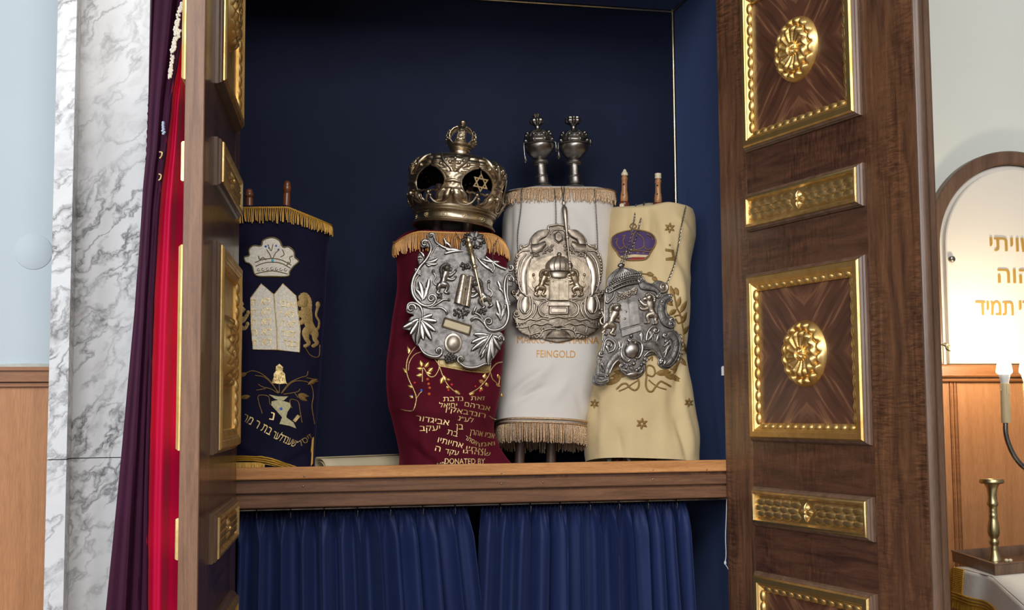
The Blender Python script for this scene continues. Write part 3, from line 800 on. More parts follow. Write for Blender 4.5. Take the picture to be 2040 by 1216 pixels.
# cloth over the lectern
ZC = ZTR-.027
cloth_white = plain('brocade_white', srgb(214, 212, 206), .7, 0, .06, 90, (110, .3, .002), .2)
lt = thing('lectern', 'wooden lectern body hidden under the white tablecloth', 'lectern', (A.x+.2, A.y+.1, 0))
e_back = onZ(1905, 1131.5, ZC); e_mid = onZ(1976, 1150, ZC)
e_low = onZ(2040, 1207, ZC)
dirs = (e_low-e_mid)
e_end = e_mid+dirs*1.5
tc_ = thing('tablecloth', 'white brocade tablecloth with gold trim under the wooden tray', 'tablecloth', e_mid)
R = Vector((1, -.05, 0))
b = Sh(); rows = []
edge = [e_back, e_back.lerp(e_mid, .5), e_mid, e_mid+dirs*.5, e_mid+dirs, e_mid+dirs*1.25, e_end]
for P in edge: rows.append([tuple(P+R*(.5*k/12)+Vector((0, 0, .0))) for k in range(13)])
b.grid(rows); o = b.build('cloth_top', cloth_white, tc_, 70); o.modifiers.new('t', 'SOLIDIFY').thickness = .002
out = Vector((-.012, -.002, 0))
rows = []; hem = []
for i, P in enumerate(cr([tuple(p) for p in edge], 5)):
    P = Vector(P); d = .066; n = i/30
    row = []
    for k in range(9):
        t_ = k/8; w = .004*sin(i*.55+t_*1.5)*t_
        row.append(tuple(P+Vector((-.003-.010*t_+w, -.002*t_+w, -d*t_))))
    rows.append(row); hem.append(row[-1])
b.v = []; b = Sh(); b.grid(rows); o = b.build('cloth_drop', cloth_white, tc_, 70); o.modifiers.new('t', 'SOLIDIFY').thickness = .002
# gold braid on the back edge and along the hem
def braid(mb, pts, w, nrow):
    P = [Vector(p) for p in pts]
    for i in range(len(P)-1):
        a, c = P[i], P[i+1]; m = max(1, int((c-a).length/.0035))
        for k in range(m):
            p = a.lerp(c, k/m)
            for s in range(nrow):
                q = w*s; mb.ball(p.x+q.x-.003, p.y+q.y-.002, p.z+q.z, .0026, .0034, .0028, 0, 6, 4)
b = Sh(); first = rows[0]
ed = (e_mid-e_back).normalized(); braid(b, first, ed*.0068, 7); braid(b, hem, Vector((0, 0, .0062)), 3)
b.build('gold_braid', 'fringe_gold', tc_, 60)
b = Sh()
for k in range(60):
    p = Vector(first[0]).lerp(Vector(first[-1]), k/59)-ed*.004; b.tube([tuple(p), tuple(p-ed*.012+Vector((-.002, 0, -.006))), tuple(p-ed*(.016+.006*random.random())+Vector((-.003, 0, -.024)))], .0011, 5, 3)
for k in range(170):
    i = k/170*(len(hem)-1); p = Vector(hem[int(i)]).lerp(Vector(hem[min(len(hem)-1, int(i)+1)]), i % 1); b.tube([(p.x-.002, p.y, p.z), (p.x-.003+random.uniform(-.002, .002), p.y, p.z-.022)], .0011, 5)
b.build('gold_fringe', 'fringe_gold', tc_, 60)
b = Sh(); b.box(e_back.x+.02, e_low.y, 0, e_mid.x+.45, e_back.y, ZC-.004); b.build('body', 'panelling', lt, False)

# electric candle lamp
YLm = 2.56
glow = plain('bulb_glow', (1, .93, .8), .3, 0, 0, 1, None, 0, 0, None, None, ((1.0, .86, .62), 14))
def bulb_lamp():
    px = onY(2013, 800, YLm).x-onY(2003, 800, YLm).x; px /= 10
    c = onY(2003, 800, YLm)
    t = thing('electric_candelabra', 'bronze candelabra with glowing bulbs on candle sleeves before the right panelling', 'lamp', (onY(2026, 1000, YLm).x, YLm, onY(2026, 1090, YLm).z))
    top = onY(2003, 846, YLm)
    pr = px*.84
    for k, u in enumerate((2003, 2049)):
        cx = c.x+(u-2003)*px
        Z = lambda v: onY(2003, v, YLm).z
        b = Sh(); b.lathe([(9.6*pr, Z(843)), (10*pr, Z(840)), (9.6*pr, Z(790)), (9.9*pr, Z(768)), (9.2*pr, Z(764)), (4*pr, Z(763))], cx, YLm, 24)
        for q in range(5):
            a = q*1.4+.5-pi/2; L_ = (20, 10, 26, 12, 16)[q]
            b.tube([(cx+9.7*pr*cos(a), YLm+9.7*pr*sin(a), Z(765)), (cx+10*pr*cos(a), YLm+10*pr*sin(a), Z(766+L_*.7)), (cx+10.2*pr*cos(a), YLm+10.2*pr*sin(a), Z(766+L_))], [.0011, .0010, .0019], 6, 3)
        sl = b.build('candle_sleeve', plain('sleeve_wax', srgb(196, 176, 136), .45, 0, .06, 30), t, 40)
        b = Sh(); b.lathe([(8*pr, Z(764)), (9.5*pr, Z(758)), (12*pr, Z(748)), (12.4*pr, Z(746))], cx, YLm, 24); b.build('bulb_collar', 'white_plastic', t, 40)
        b = Sh(); b.lathe([(12.4*pr, Z(746)), (16.5*pr, Z(742)), (16*pr, Z(735)), (13.5*pr, Z(722)), (9*pr, Z(711)), (4*pr, Z(704)), (.6*pr, Z(699))], cx, YLm, 24); b.build('bulb', glow, t, 60)
        d = bpy.data.lights.new('bulb_light', 'POINT'); d.energy = 2.4; d.color = (1.0, .80, .52); d.shadow_soft_size = .03
        o = bpy.data.objects.new('bulb_light', d); COL.objects.link(o); o.location = (cx, YLm, Z(690))
    b = Sh(); r = 5.2*pr
    P = [onY(u, v, YLm) for u, v in ((2003, 843), (2003.5, 862), (2009, 884), (2020, 908), (2034, 926), (2050, 938), (2075, 948))]
    b.tube([tuple(p) for p in P], r, 12, 5); b.build('arm', 'pewter', t)
    b = Sh(); P = [onY(u, v, YLm) for u, v in ((2049, 843), (2051, 862), (2060, 900), (2075, 930))]
    b.tube([tuple(p) for p in P], r, 12, 5); b.build('arm', 'pewter', t)
    b = Sh(); cx = onY(2075, 950, YLm).x; z0 = ZTR-.021
    b.lathe([(.038, z0), (.038, z0+.006), (.024, z0+.014), (.009, z0+.03), (.008, onY(2075, 900, YLm).z), (.004, onY(2075, 895, YLm).z)], cx, YLm-.03, 24)
    b.v = [(x, y+.03*(min(1, max(0, (z-z0)/.08))), z) for x, y, z in b.v]
    b.build('stem', 'pewter', t)
bulb_lamp()

# ================================================================== TORAH SCROLLS
def proj(P):
    d = Vector(P)-EYE; z = d.dot(FW); return (1020+F*d.dot(RT)/z, 608-F*d.dot(UP)/z)
class Surf:
    """a surface that pixels of the photograph can be laid on: point and normal under a sight line"""
    def __init__(s, verts, faces, fallback_y):
        s.bvh = BVHTree.FromPolygons([Vector(v) for v in verts], faces); s.fy = fallback_y
    def hit(s, u, v):
        d = ray(u, v).normalized(); P, n, i, t = s.bvh.ray_cast(EYE, d)
        if P is None: return onY(u, v, s.fy), Vector((0, -1, .1)).normalized()
        if n.dot(d) > 0: n = -n
        return P, n
    def pt(s, u, v, h):
        P, n = s.hit(u, v); return P+n*h
class Mantle(Surf):
    def __init__(s, rows, yb, lean, depth, n=3.0, creases=(), rough=.0025, nscale=9, seed=1, topfn=None, nth=144, nk=110, flare=None):
        """rows: (uL, vL, uR, vR) from top to bottom"""
        R_ = cr([tuple(r) for r in rows], 10); s.rows = []
        for i in range(121):
            w = R_[0][1]+R_[0][3]+(R_[-1][1]+R_[-1][3]-R_[0][1]-R_[0][3])*i/120
            j = max(k for k in range(len(R_)-1) if R_[k][1]+R_[k][3] <= w+1e-6); a, c = R_[j], R_[j+1]
            t = (w-a[1]-a[3])/((c[1]+c[3]-a[1]-a[3]) or 1); s.rows.append([x+(y-x)*t for x, y in zip(a, c)])
        s.lean, s.depth, s.n = lean, depth, n; s.topfn = topfn
        zb = onY((rows[-1][0]+rows[-1][2])/2, rows[-1][1], yb).z
        s.yb, s.zb, s.fy = yb, zb, yb-depth; s.flare = flare
        V = []; Fc = []
        ks = [k/nk for k in range(nk+1)]
        ring = []
        for k in ks:
            row = []
            for i in range(nth):
                th = 2*pi*i/nth; P = s.P(th, k); u, v = proj(P) if True else (0, 0)
                N = s.N(th)
                a = rough*(noise.noise(Vector((P.x*nscale, P.z*nscale*.55, seed+P.y*nscale)))+.4*noise.noise(Vector((P.x*nscale*2.3, P.z*nscale*1.4, seed+5+P.y*nscale*2))))
                a *= min(1, k*8+.15)
                if N.y < .3:
                    for (u0, v0, u1, v1, w, am) in creases:
                        dx, dy = u1-u0, v1-v0; L2 = dx*dx+dy*dy; t = max(0, min(1, ((u-u0)*dx+(v-v0)*dy)/L2)); d = hypot(u-u0-t*dx, v-v0-t*dy)
                        if d < 3*w: a += am*.001*math.exp(-(d/w)**2)*(sin(pi*min(1, max(0, .12+.76*t)))) 
                row.append(P+N*a)
            ring.append(row)
        s.ring = ring
        # rounded shoulder and closed top
        top = []
        c = sum(ring[0], Vector())/nth
        for sc, dz in ((.03, .006), (.5, .0065), (.85, .0055), (.955, .0035), (.99, .0012)):
            top.append([c+(p-c)*sc+Vector((0, 0, dz)) for p in ring[0]])
        rowsV = [[tuple(p) for p in r] for r in top+ring]
        b = Sh(); b.grid(rowsV, True); b.f.append(tuple(range(nth))); s.mb = b
        Surf.__init__(s, b.v, b.f, s.fy)
    def row(s, k):
        x = k*(len(s.rows)-1); i = min(int(x), len(s.rows)-2); f = x-i
        return [a+(b-a)*f for a, b in zip(s.rows[i], s.rows[i+1])]
    def P(s, th, k, off=0):
        uL, vL, uR, vR = s.row(k); zc = onY((uL+uR)/2, (vL+vR)/2, s.yb).z
        y = s.yb+s.lean*(zc-s.zb)
        a, c = onY(uL, vL, y), onY(uR, vR, y)
        e = 2/s.n; cx = math.copysign(abs(cos(th))**e, cos(th)); sy = math.copysign(abs(sin(th))**e, sin(th))
        hw = (c.x-a.x)/2; dp = s.depth*(1 if s.flare is None else s.flare(k))
        q = (cx+1)/2
        za, zc2 = onY(uL, vL, y-dp).z, onY(uR, vR, y-dp).z       # the rows were read off the front edge
        P = Vector(((a.x+c.x)/2+cx*(hw+off), y+sy*(dp+off), za+(zc2-za)*q+(.15*(1-k)**2-s.lean*k)*(sy+1)*dp))
        if s.topfn: P.z += s.topfn(q, k, sy)
        return P
    def even(s, th0, th1, n, k=.5):
        A = [th0+(th1-th0)*i/400 for i in range(401)]; P = [s.P(a, k) for a in A]; L = [0]
        for p, q in zip(P, P[1:]): L.append(L[-1]+(q-p).length)
        out = []; j = 0
        for i in range(n):
            w = L[-1]*(i+.5)/n
            while L[j+1] < w: j += 1
            out.append(A[j]+(A[j+1]-A[j])*(w-L[j])/(L[j+1]-L[j]))
        return out
    def N(s, th):
        e = 2-2/s.n; v = Vector((math.copysign(abs(cos(th))**e, cos(th)), math.copysign(abs(sin(th))**e, sin(th)), 0)); return v.normalized()
def patch(surf, poly, h, step=5, h0=-.0008):
    b = Sh(); b.poly(poly, 0, 1, 0, step); b.map(lambda u, v, t: surf.pt(u, v, h if t > .5 else h0)); return b
def cord(b, surf, pts, w, lift=0, n=6, seg=6, mpp=.00104):
    """embroidered cord w pixels wide laid on the surface"""
    ws = w if isinstance(w, (list, tuple)) else [w]*len(pts)
    Q = cr([(u, v, ww) for (u, v), ww in zip(pts, ws)], n)
    b.tube([tuple(surf.pt(u, v, ww*mpp*.25+lift)) for u, v, ww in Q], [ww*mpp*.5 for _, _, ww in Q], seg)
def bead(b, surf, u, v, r, h=.6, ru=None, rot=0):
    P, n = surf.hit(u, v); k = .00104
    m = MB(); m.ball(0, 0, 0, r*k, (ru or r)*k, r*k*h, rot, 10, 6)
    z = n; x = Vector((1, 0, 0)); x = (x-z*x.dot(z)).normalized(); y = z.cross(x)
    m.map(lambda a, c, d: P+x*a-y*c+z*d); b.add(m.v, m.f)
def petal(b, surf, u, v, ang, l, w, h=1.6, base=.3):
    """raised leaf from (u, v) towards ang (pixels, v down)"""
    rows = []
    for i in range(7):
        t = i/6; hw = w*(sin(pi*t**.85)**.85 if 0 < t < 1 else .04); row = []
        for q in (-1, -.5, 0, .5, 1):
            x = t*l; y = q*hw; uu, vv = u+x*cos(ang)-y*sin(ang), v+x*sin(ang)+y*cos(ang)
            row.append(tuple(surf.pt(uu, vv, (base+h*(1-q*q))*.00104)))
        rows.append(row)
    b.grid(rows)
def words(surf, txt, u0, v0, u1, v1, size, rtl=True, h=.0014, arc=0, b=None):
    b = b or Sh(); m = MB(); letter(m, txt, size, line_place(u0, v0, u1, v1, size, arc), 0, 1, rtl)
    cache = {}
    def f(u, v, t):
        k = (u, v)
        if k not in cache: cache[k] = surf.hit(u, v)
        P, n = cache[k]; return P+n*(h if t > .5 else -.0003)
    m.map(f); b.add(m.v, m.f); return b
def spindle(P0, P1, prof, seg=24):
    """turned piece from P0 to P1: prof = [(radius m, fraction)]"""
    ax = P1-P0; z = ax.normalized(); x = Vector((1, 0, 0)); x = (x-z*x.dot(z)).normalized(); y = z.cross(x); L = ax.length
    b = Sh(); b.lathe([(r, t*L) for r, t in prof], seg=seg); b.map(lambda a, c, d: P0+x*a+y*c+z*d); return b
def fringe(m, k0, dk, th0, th1, n, r, off=.004, jit=.25, twist=False, seg=5, wav=0):
    b = Sh(); rnd = random.Random(n)
    for th in m.even(th0, th1, n):
        L = dk*(1-jit*rnd.random()); dth = rnd.uniform(-.010, .010)
        P = [m.P(th, k0, off*.8), m.P(th+dth*.5, min(1.3, k0+L*.5), off+.0015), m.P(th+dth, k0+L, off+rnd.uniform(-.0005, .002))]
        if k0+L > 1:
            P[2] = m.P(th+dth, 1, off)+Vector((0, 0, -(k0+L-1)*m.len)); 
        if k0+L*.5 > 1: P[1] = m.P(th+dth*.5, 1, off+.001)+Vector((0, 0, -(k0+L*.5-1)*m.len))
        if k0 > 1: P[0] = m.P(th, 1, off*.8)+Vector((0, 0, -(k0-1)*m.len))
        b.tube([tuple(p) for p in P], [r, r*1.05, r*.9], seg, 4 if not twist else 6)
    return b
def band(m, k, th0, th1, r, off=.003, n=90, twist=0):
    P = [m.P(t, min(k, 1), off) for t in m.even(th0, th1, n+1)]
    if k > 1: P = [p+Vector((0, 0, -(k-1)*m.len)) for p in P]
    b = Sh(); b.tube([tuple(p) for p in P], [r*(1+.18*(i % 2)) for i in range(n+1)], 6); return b
GRP = 'torah scrolls standing in the ark'
def base_of(m): return Vector((m.P(0, 1).x/2+m.P(pi, 1).x/2, m.yb, SHZ))

# ---- 1: navy velvet -------------------------------------------------------
def top1(q, k, sy): return -.040*max(0, (q-.60)/.40)**1.0*(1-k)**6 - .002*(1-k)**6*(1-q)
m1 = Mantle([(437, 411, 657, 411), (440, 440, 657, 440), (443, 500, 653, 500), (446, 620, 645, 620), (448, 720, 640, 720), (449, 800, 634, 800), (448, 870, 629, 870), (446, 925, 628, 925), (446, 946, 627, 946)],
            2.575, .16, .078, 2.6, [(500, 480, 492, 900, 12, 2.5), (575, 420, 590, 520, 10, 3), (590, 450, 640, 540, 9, 4), (610, 560, 628, 700, 9, -5), (600, 690, 635, 720, 8, -4), (470, 880, 560, 930, 10, 5), (560, 930, 620, 900, 8, -4)], .004, 8, 3, top1)
m1.len = m1.P(0, 0).z-m1.P(0, 1).z
s1 = thing('torah_scroll', 'torah scroll in navy velvet mantle with gold tablets, beside the left door', 'torah scroll', base_of(m1), GRP)
mt1 = m1.mb.build('mantle', 'velvet_navy', s1, 60)
F0, F1 = pi*1.02, pi*2.04        # front half, left to right
band(m1, .004, F0-.1, F1+.3, .0022, .003).build('braid', 'fringe_gold', mt1)
fringe(m1, .006, .060, F0-.1, F1+.25, 105, .00125).build('fringe', 'fringe_gold', mt1)
# hem braid lifted in front, and the fringe on its right edge
b = Sh()
for dv in (0, 4, 8): b.tube([tuple(m1.pt(u, v+dv, .003)) for u, v in cr([(462, 911), (490, 910), (520, 911), (545, 917), (570, 926), (585, 931), (600, 935)], 6)], .0021, 6)
b.build('hem_braid', 'fringe_gold', mt1)
b = Sh(); rnd = random.Random(2)
for k in range(60):
    q = k/59; u = 462+q*110; v = 922+max(0, q-.5)*22; b.tube([tuple(m1.pt(u, v, .003)), tuple(m1.pt(u+rnd.uniform(-2, 2), v+22, .004))], .0011, 5)
for k in range(46):
    q = k/45; u, v = 626-q*2, 872+q*52; P = m1.pt(u-3, v, .002); b.tube([tuple(P), tuple(P+Vector((-.008, -.004, -.010))), tuple(P+Vector((-.012-.004*rnd.random(), -.006, -.026)))], .0010, 5, 3)
b.build('hem_fringe', 'fringe_gold', mt1)
def c3(x, y): return (450+x/4.052, 340+y/4.052)
def c4(x, y): return (450+x/3.8, 640+y/3.8)
# crown appliqué
crn = [c3(*p) for p in cr([(245, 850), (215, 780), (190, 752), (160, 740), (152, 700), (190, 688), (188, 640), (225, 608), (285, 610), (300, 565), (370, 542), (430, 565), (460, 618), (510, 618), (548, 655), (555, 700), (585, 735), (545, 775), (515, 815), (500, 855), (375, 856)], 4, True)]
patch(m1, crn, .0016, 6).build('crown_applique', 'white_thread', mt1, 60)
b = Sh(); cord(b, m1, crn+crn[:1], 3.2, .0006, n=1); 
for pts in ([(235, 745), (300, 720), (375, 712), (450, 725), (525, 765)], [(240, 775), (310, 748), (375, 742), (450, 752), (520, 790)], [(262, 690), (275, 720), (300, 705), (325, 725)], [(240, 835), (375, 812), (500, 838)], [(330, 640), (355, 680), (375, 715), (400, 670), (430, 640)], [(540, 690), (515, 705), (520, 740), (490, 765)], [(455, 640), (470, 680), (440, 700)], [(340, 600), (365, 650), (380, 600)]):
    cord(b, m1, [c3(*p) for p in pts], 1.8, .0016, n=4)
for k in range(7):
    x = 265+k*36; cord(b, m1, [c3(x+12*cos(a), 795-abs(k-3)*-3+10*sin(a)) for a in (0, 1.3, 2.6, 3.9, 5.0)], 1.2, .0016, n=3)
b.build('crown_outline', plain('thread_olive', srgb(112, 98, 62), .55, .2, .25, 200), mt1)
for x, y, r, mm in ((322, 615, 3.2, 'gem_blue'), (405, 610, 3, 'gem_blue'), (425, 640, 3, 'gem_blue'), (378, 728, 3.6, 'gem_cyan'), (502, 742, 2.4, 'silver'), (345, 628, 2.4, 'gem_blue')):
    b = Sh(); u, v = c3(x, y); bead(b, m1, u, v, r, .8); b.build('gem', mm, mt1)
# the two tablets
tab = [c3(*p) for p in [(200, 1030), (285, 915), (388, 1005), (460, 915), (565, 1015)]]+[c4(*p) for p in [(560, 60), (556, 238), (392, 218), (205, 215), (192, 60)]]
patch(m1, tab, .0016, 6).build('tablets', 'white_thread', mt1, 60)
b = Sh(); cord(b, m1, tab+tab[:1], 2.6, .0006, n=1); cord(b, m1, [c3(388, 1005), c4(385, 60), c4(390, 218)], 2.6, .0014, n=5); b.build('tablet_outline', 'thread_gold', mt1)
b = Sh()
for k, (t, l, rr) in enumerate((('אנכי', (557, 585), (0, 0)), ('לא י', (558, 586), 0), ('לא ת', (558, 587), 0), ('זכור', (559, 588), 0), ('כבד', (564, 591), 0))):
    v = 611+k*19.6; words(m1, t, l[0], v-1, l[1], v+3, 11, h=.0028, b=b)
for k in range(5):
    v = 607+k*20.2; words(m1, 'לא', 519.5+k*.6, v, 538+k*.8, v+.5, 11.5, h=.0028, b=b); words(m1, 'ת', 501+k*.6, v+1, 510+k*.6, v+1, 11, h=.0028, b=b)
b.build('tablet_lettering', 'thread_gold', mt1, False)
# lions, vase and branches, bottom line
def lion2d(cx, cy, H, flip=1, rot=0, xs=1.0):
    """strokes of a rampant lion facing right: [(points, radii)], balls; pixel coordinates, v down"""
    def T(x, y):
        x *= flip*xs; a = rot; X, Y = x*cos(a)-y*sin(a), x*sin(a)+y*cos(a); return (cx+X*H, cy-Y*H)
    st = [([(-.10, .30), (-.03, .44), (.02, .58), (.06, .70)], [.125, .105, .14, .16]),
          ([(.06, .62), (.2, .60), (.30, .66), (.38, .74)], [.085, .06, .048, .04]),
          ([(.04, .54), (.18, .47), (.29, .46), (.36, .52)], [.08, .058, .046, .04]),
          ([(-.07, .34), (.07, .27), (.06, .15), (.0, .07), (.1, .025)], [.13, .10, .06, .045, .04]),
          ([(-.14, .32), (-.20, .23), (-.19, .14), (-.25, .07), (-.15, .02)], [.11, .09, .055, .045, .04]),
          ([(-.16, .32), (-.30, .33), (-.35, .46), (-.27, .58), (-.33, .72)], [.035, .03, .026, .026, .035]),
          ([(.10, .83), (.20, .81), (.27, .78)], [.10, .075, .055]), ([(.2, .86), (.25, .83), (.285, .80)], [.03, .03, .028])]
    bl = [(.10, .84, .12, .12)]
    for k in range(13):
        a = .9+k*.34; bl.append((.07+.16*cos(a), .79+.17*sin(a), .066, .058))
    for k in range(11): bl.append((-.07+.045*(k % 5), .71-.065*(k//5)-.01*(k % 2), .066, .058))
    bl += [(.39, .76, .05, .045), (.37, .54, .05, .045), (.12, .025, .055, .035), (-.13, .018, .055, .035), (-.34, .77, .055, .065), (.03, .96, .04, .045), (.15, .88, .025, .02)]
    return [([T(*p) for p in pts], [r*H for r in rs]) for pts, rs in st], [T(x, y)+(rx*H, ry*H) for x, y, rx, ry in bl]
def lion_mb(m, cx, cy, H, flip=1, rot=0, h0=0, xs=1.0):
    st, bl = lion2d(cx, cy, H, flip, rot, xs)
    for pts, rs in st: m.tube([(u, v, h0) for u, v in pts], [r*sqrt(xs) for r in rs], 10, 5)
    for u, v, rx, ry in bl: m.ball(u, v, h0+rx*.5, rx*sqrt(xs), ry, rx, 0, 8, 6)
    return m
def lion_on(surf, cx, cy, H, flip=1, rot=0, flat=.00018, xs=.6):
    m = lion_mb(MB(), cx, cy, H, flip, rot, 0, xs); b = Sh(); m.map(lambda u, v, h: surf.pt(u, v, h*flat)); b.add(m.v, m.f); return b
b = lion_on(m1, 616, 692, 108, -1, .06); b.build('embroidered_lion', 'thread_straw', mt1)
b = lion_on(m1, 470, 702, 104, 1, 0); b.build('embroidered_lion', 'thread_straw', mt1)
b = Sh()
for pts in ([(395, 545), (340, 460), (270, 400), (200, 378), (150, 395)], [(400, 545), (350, 480), (290, 425), (220, 412)], [(395, 548), (340, 515), (280, 500), (245, 480)], [(300, 512), (230, 525)], [(420, 545), (480, 470), (560, 430), (610, 415), (620, 380)], [(420, 550), (500, 465), (580, 455), (640, 480), (660, 560), (650, 650), (670, 780)], [(610, 430), (680, 445), (690, 460), (640, 455)], [(435, 555), (500, 545), (545, 535), (560, 515)], [(520, 545), (545, 580)], [(275, 700), (250, 620), (248, 565), (320, 570), (330, 620), (345, 640)], [(575, 770), (560, 680), (545, 610), (488, 595), (490, 640), (500, 660)], [(405, 545), (403, 470)]):
    cord(b, m1, [c4(*p) for p in pts], 1.9, n=5)
bs = Sh(); cord(bs, m1, [c4(*p) for p in [(600, 200), (640, 260), (700, 270), (710, 180)]], 1.9, n=5); bs.build('embroidered_scroll', 'thread_dull', mt1)
for x, y, a in ((545, 560, .6), (545, 555, .2), (185, 570, 3), (690, 440, 2.6), (160, 395, 2.8)):
    u, v = c4(x, y); petal(b, m1, u, v, a, 22, 4.5)
b.build('embroidered_branches', 'thread_dull', mt1)
b = patch(m1, [c4(*p) for p in [(405, 325), (432, 350), (428, 380), (446, 400), (450, 440), (458, 472), (405, 478), (352, 468), (362, 430), (362, 400), (378, 380), (378, 345)]], .0012, 6); rnd = random.Random(9)
for k in range(70):
    y = rnd.uniform(335, 475); w = 14+(y-335)*.30; u, v = c4(405+rnd.uniform(-w, w), y); bead(b, m1, u, v, rnd.uniform(1.6, 2.6), .7)
b.build('embroidered_bouquet', 'thread_gold', mt1)
vase = [c4(*p) for p in [(325, 558), (400, 572), (470, 572), (440, 600), (420, 603), (480, 620), (490, 650), (465, 690), (455, 730), (510, 770), (530, 815), (480, 795), (405, 780), (425, 730), (390, 690), (345, 640), (345, 610), (395, 598), (370, 590)]]
patch(m1, vase, .0022, 6).build('vase_applique', plain('thread_silver_gold', srgb(186, 180, 140), .5, .3, .25, 240, (700, .8, .001)), mt1, 60)
b = Sh(); u, v = c4(418, 666); bead(b, m1, u, v, 4.2, .7, 4.8); b.build('gem', 'gem_blue', mt1)
b = Sh()
words(m1, 'נ', 536, 836, 545, 838, 15, b=b); words(m1, 'ו', 583, 838, 588, 842, 15, b=b)
words(m1, 'בת ר מר', 482, 838, 537, 868, 15, b=b); words(m1, 'שענדלער', 541, 872, 586, 892, 14, b=b); words(m1, 'זיסל', 597, 891, 623, 874, 11, b=b)
b.build('mantle_lettering', 'thread_gold', mt1, False)
yt = m1.P(0, 0).y; 
for u, vt, vb, ub in ((496.5, 376, 413, 497), (572.5, 360, 413, 570)):
    P0, P1 = onY(ub, vb+8, yt), onY(u, vt, yt)
    spindle(P0, P1, [(.0085, 0), (.0080, .55), (.0072, .60), (.0088, .64), (.0092, .72), (.0088, .80), (.0076, .84), (.0076, .88), (.0062, .95), (.0035, .99), (.0004, 1)]).build('roller_handle', 'handle_wood', s1, 50)
for q in (-.045, .045):
    c = base_of(m1); spindle(Vector((c.x+q, c.y, SHZ)), Vector((c.x+q, c.y+.01, SHZ+.07)), [(.011, 0), (.011, 1)]).build('roller_foot', 'handle_wood', s1, 50)

# ---- 2: wine velvet -------------------------------------------------------
def top2(q, k, sy): return -.026*max(0, (abs(q-.5)-.28)/.22)**2*(1-k)**7
def top3(q, k, sy): return -.008*max(0, (abs(q-.5)-.3)/.2)**2*(1-k)**8
m2 = Mantle([(788, 460, 1003, 467), (788, 490, 1008, 500), (788, 560, 1005, 560), (780, 640, 1003, 640), (773, 700, 1000, 700), (770, 760, 994, 760), (776, 800, 988, 800), (788, 845, 985, 845), (797, 880, 990, 880), (800, 905, 1004, 905), (797, 925, 1022, 925), (793, 947, 1030, 947)],
            2.56, .17, .074, 2.5, [(800, 500, 790, 760, 14, -2), (775, 812, 960, 830, 10, 4.5), (800, 850, 900, 935, 12, 4), (960, 760, 985, 860, 9, -4), (860, 840, 985, 880, 10, 3), (985, 870, 1015, 930, 8, 3.5), (820, 890, 880, 940, 8, -4), (790, 600, 780, 800, 9, 4), (830, 780, 850, 930, 9, 4), (900, 760, 960, 850, 10, -3)], .007, 9, 11, top2)
m2.len = m2.P(0, 0).z-m2.P(0, 1).z
s2 = thing('torah_scroll', 'torah scroll in wine red velvet mantle, under the silver crown', 'torah scroll', base_of(m2), GRP)
mt2 = m2.mb.build('mantle', 'velvet_wine', s2, 60)
band(m2, .002, F0-.2, F1+.2, .0022, .003).build('braid', 'fringe_ochre', mt2)
fringe(m2, .004, .082, F0-.2, F1+.2, 120, .0011, .004, .3).build('fringe', 'fringe_ochre', mt2)
def c7(x, y): return (760+x/4.193, 660+y/4.193)
b = Sh()
cord(b, m2, [c7(*p) for p in [(165, 655), (205, 664), (262, 664), (285, 610), (290, 550), (265, 480), (235, 420), (212, 350), (210, 280), (225, 220), (262, 160), (285, 130)]], [1.5, 2.4, 2.6, 3, 3, 3, 3, 3, 3, 2.6, 2.4, 2])
cord(b, m2, [c7(*p) for p in [(225, 330), (235, 260), (275, 200), (340, 170)]], 2.2)
cord(b, m2, [c7(*p) for p in [(440, 230), (470, 270), (480, 310), (455, 365), (420, 385), (385, 365), (360, 320), (345, 310), (342, 360), (342, 425)]], 2.6)
cord(b, m2, [c7(*p) for p in [(485, 300), (510, 370), (545, 440), (590, 490), (650, 530)]], 2.8)
cord(b, m2, [c7(*p) for p in [(1005, 258), (960, 270), (915, 320), (890, 380), (855, 430), (800, 485), (730, 525)]], 2.8)
cord(b, m2, [c7(*p) for p in [(910, 350), (925, 400), (955, 430), (975, 450), (985, 385)]], 2.4)
cord(b, m2, [c7(*p) for p in [(295, 560), (320, 520), (340, 505)]], 2.2); cord(b, m2, [c7(*p) for p in [(900, 712), (930, 735), (955, 738)]], 2.2)
b.build('embroidered_stems', 'thread_gold', mt2)
b = Sh()
for x, y, a, l, w in ((335, 300, -1.75, 14, 4.6), (360, 305, -.9, 14, 4.4), (388, 345, -.75, 14, 4.4), (345, 315, 3.2, 13, 4), (345, 365, 3.0, 14, 4.2), (370, 345, .3, 12, 4), (228, 190, -1.7, 15, 4), (205, 350, -2.1, 12, 3.6), (262, 475, -2.7, 12, 4), (265, 560, -2.6, 10, 4), (535, 420, -1.9, 13, 4.4), (515, 380, 1.9, 17, 4.6), (545, 400, .4, 8, 3), (610, 495, .6, 14, 4), (565, 480, -2.6, 8, 3), (860, 400, -1.5, 11, 4), (855, 430, -2.7, 12, 4), (870, 430, 1.1, 10, 3.6), (775, 515, 2.7, 12, 3.6), (830, 470, 1.2, 8, 3), (985, 400, -2.0, 10, 3), (960, 440, .8, 8, 3), (1000, 520, 1.4, 9, 3)):
    u, v = c7(x, y); petal(b, m2, u, v, a, l, w, 2.2)
b.build('embroidered_leaves', 'gold', mt2)
for x, y, r, mm in ((277, 432, 2.6, 'gem_red'), (333, 495, 2.8, 'gem_blue'), (250, 545, 2.8, 'gem_blue'), (385, 403, 3.1, 'gem_orange'), (393, 442, 3, 'gem_orange'), (402, 475, 3, 'gem_orange'), (398, 526, 3.2, 'gem_orange'), (587, 448, 2.8, 'gem_red'), (560, 494, 2.6, 'gem_red'), (824, 500, 3, 'gem_red'), (785, 462, 2, 'gem_red')):
    b = Sh(); u, v = c7(x, y); bead(b, m2, u, v, r, .8); b.build('gem', mm, mt2)
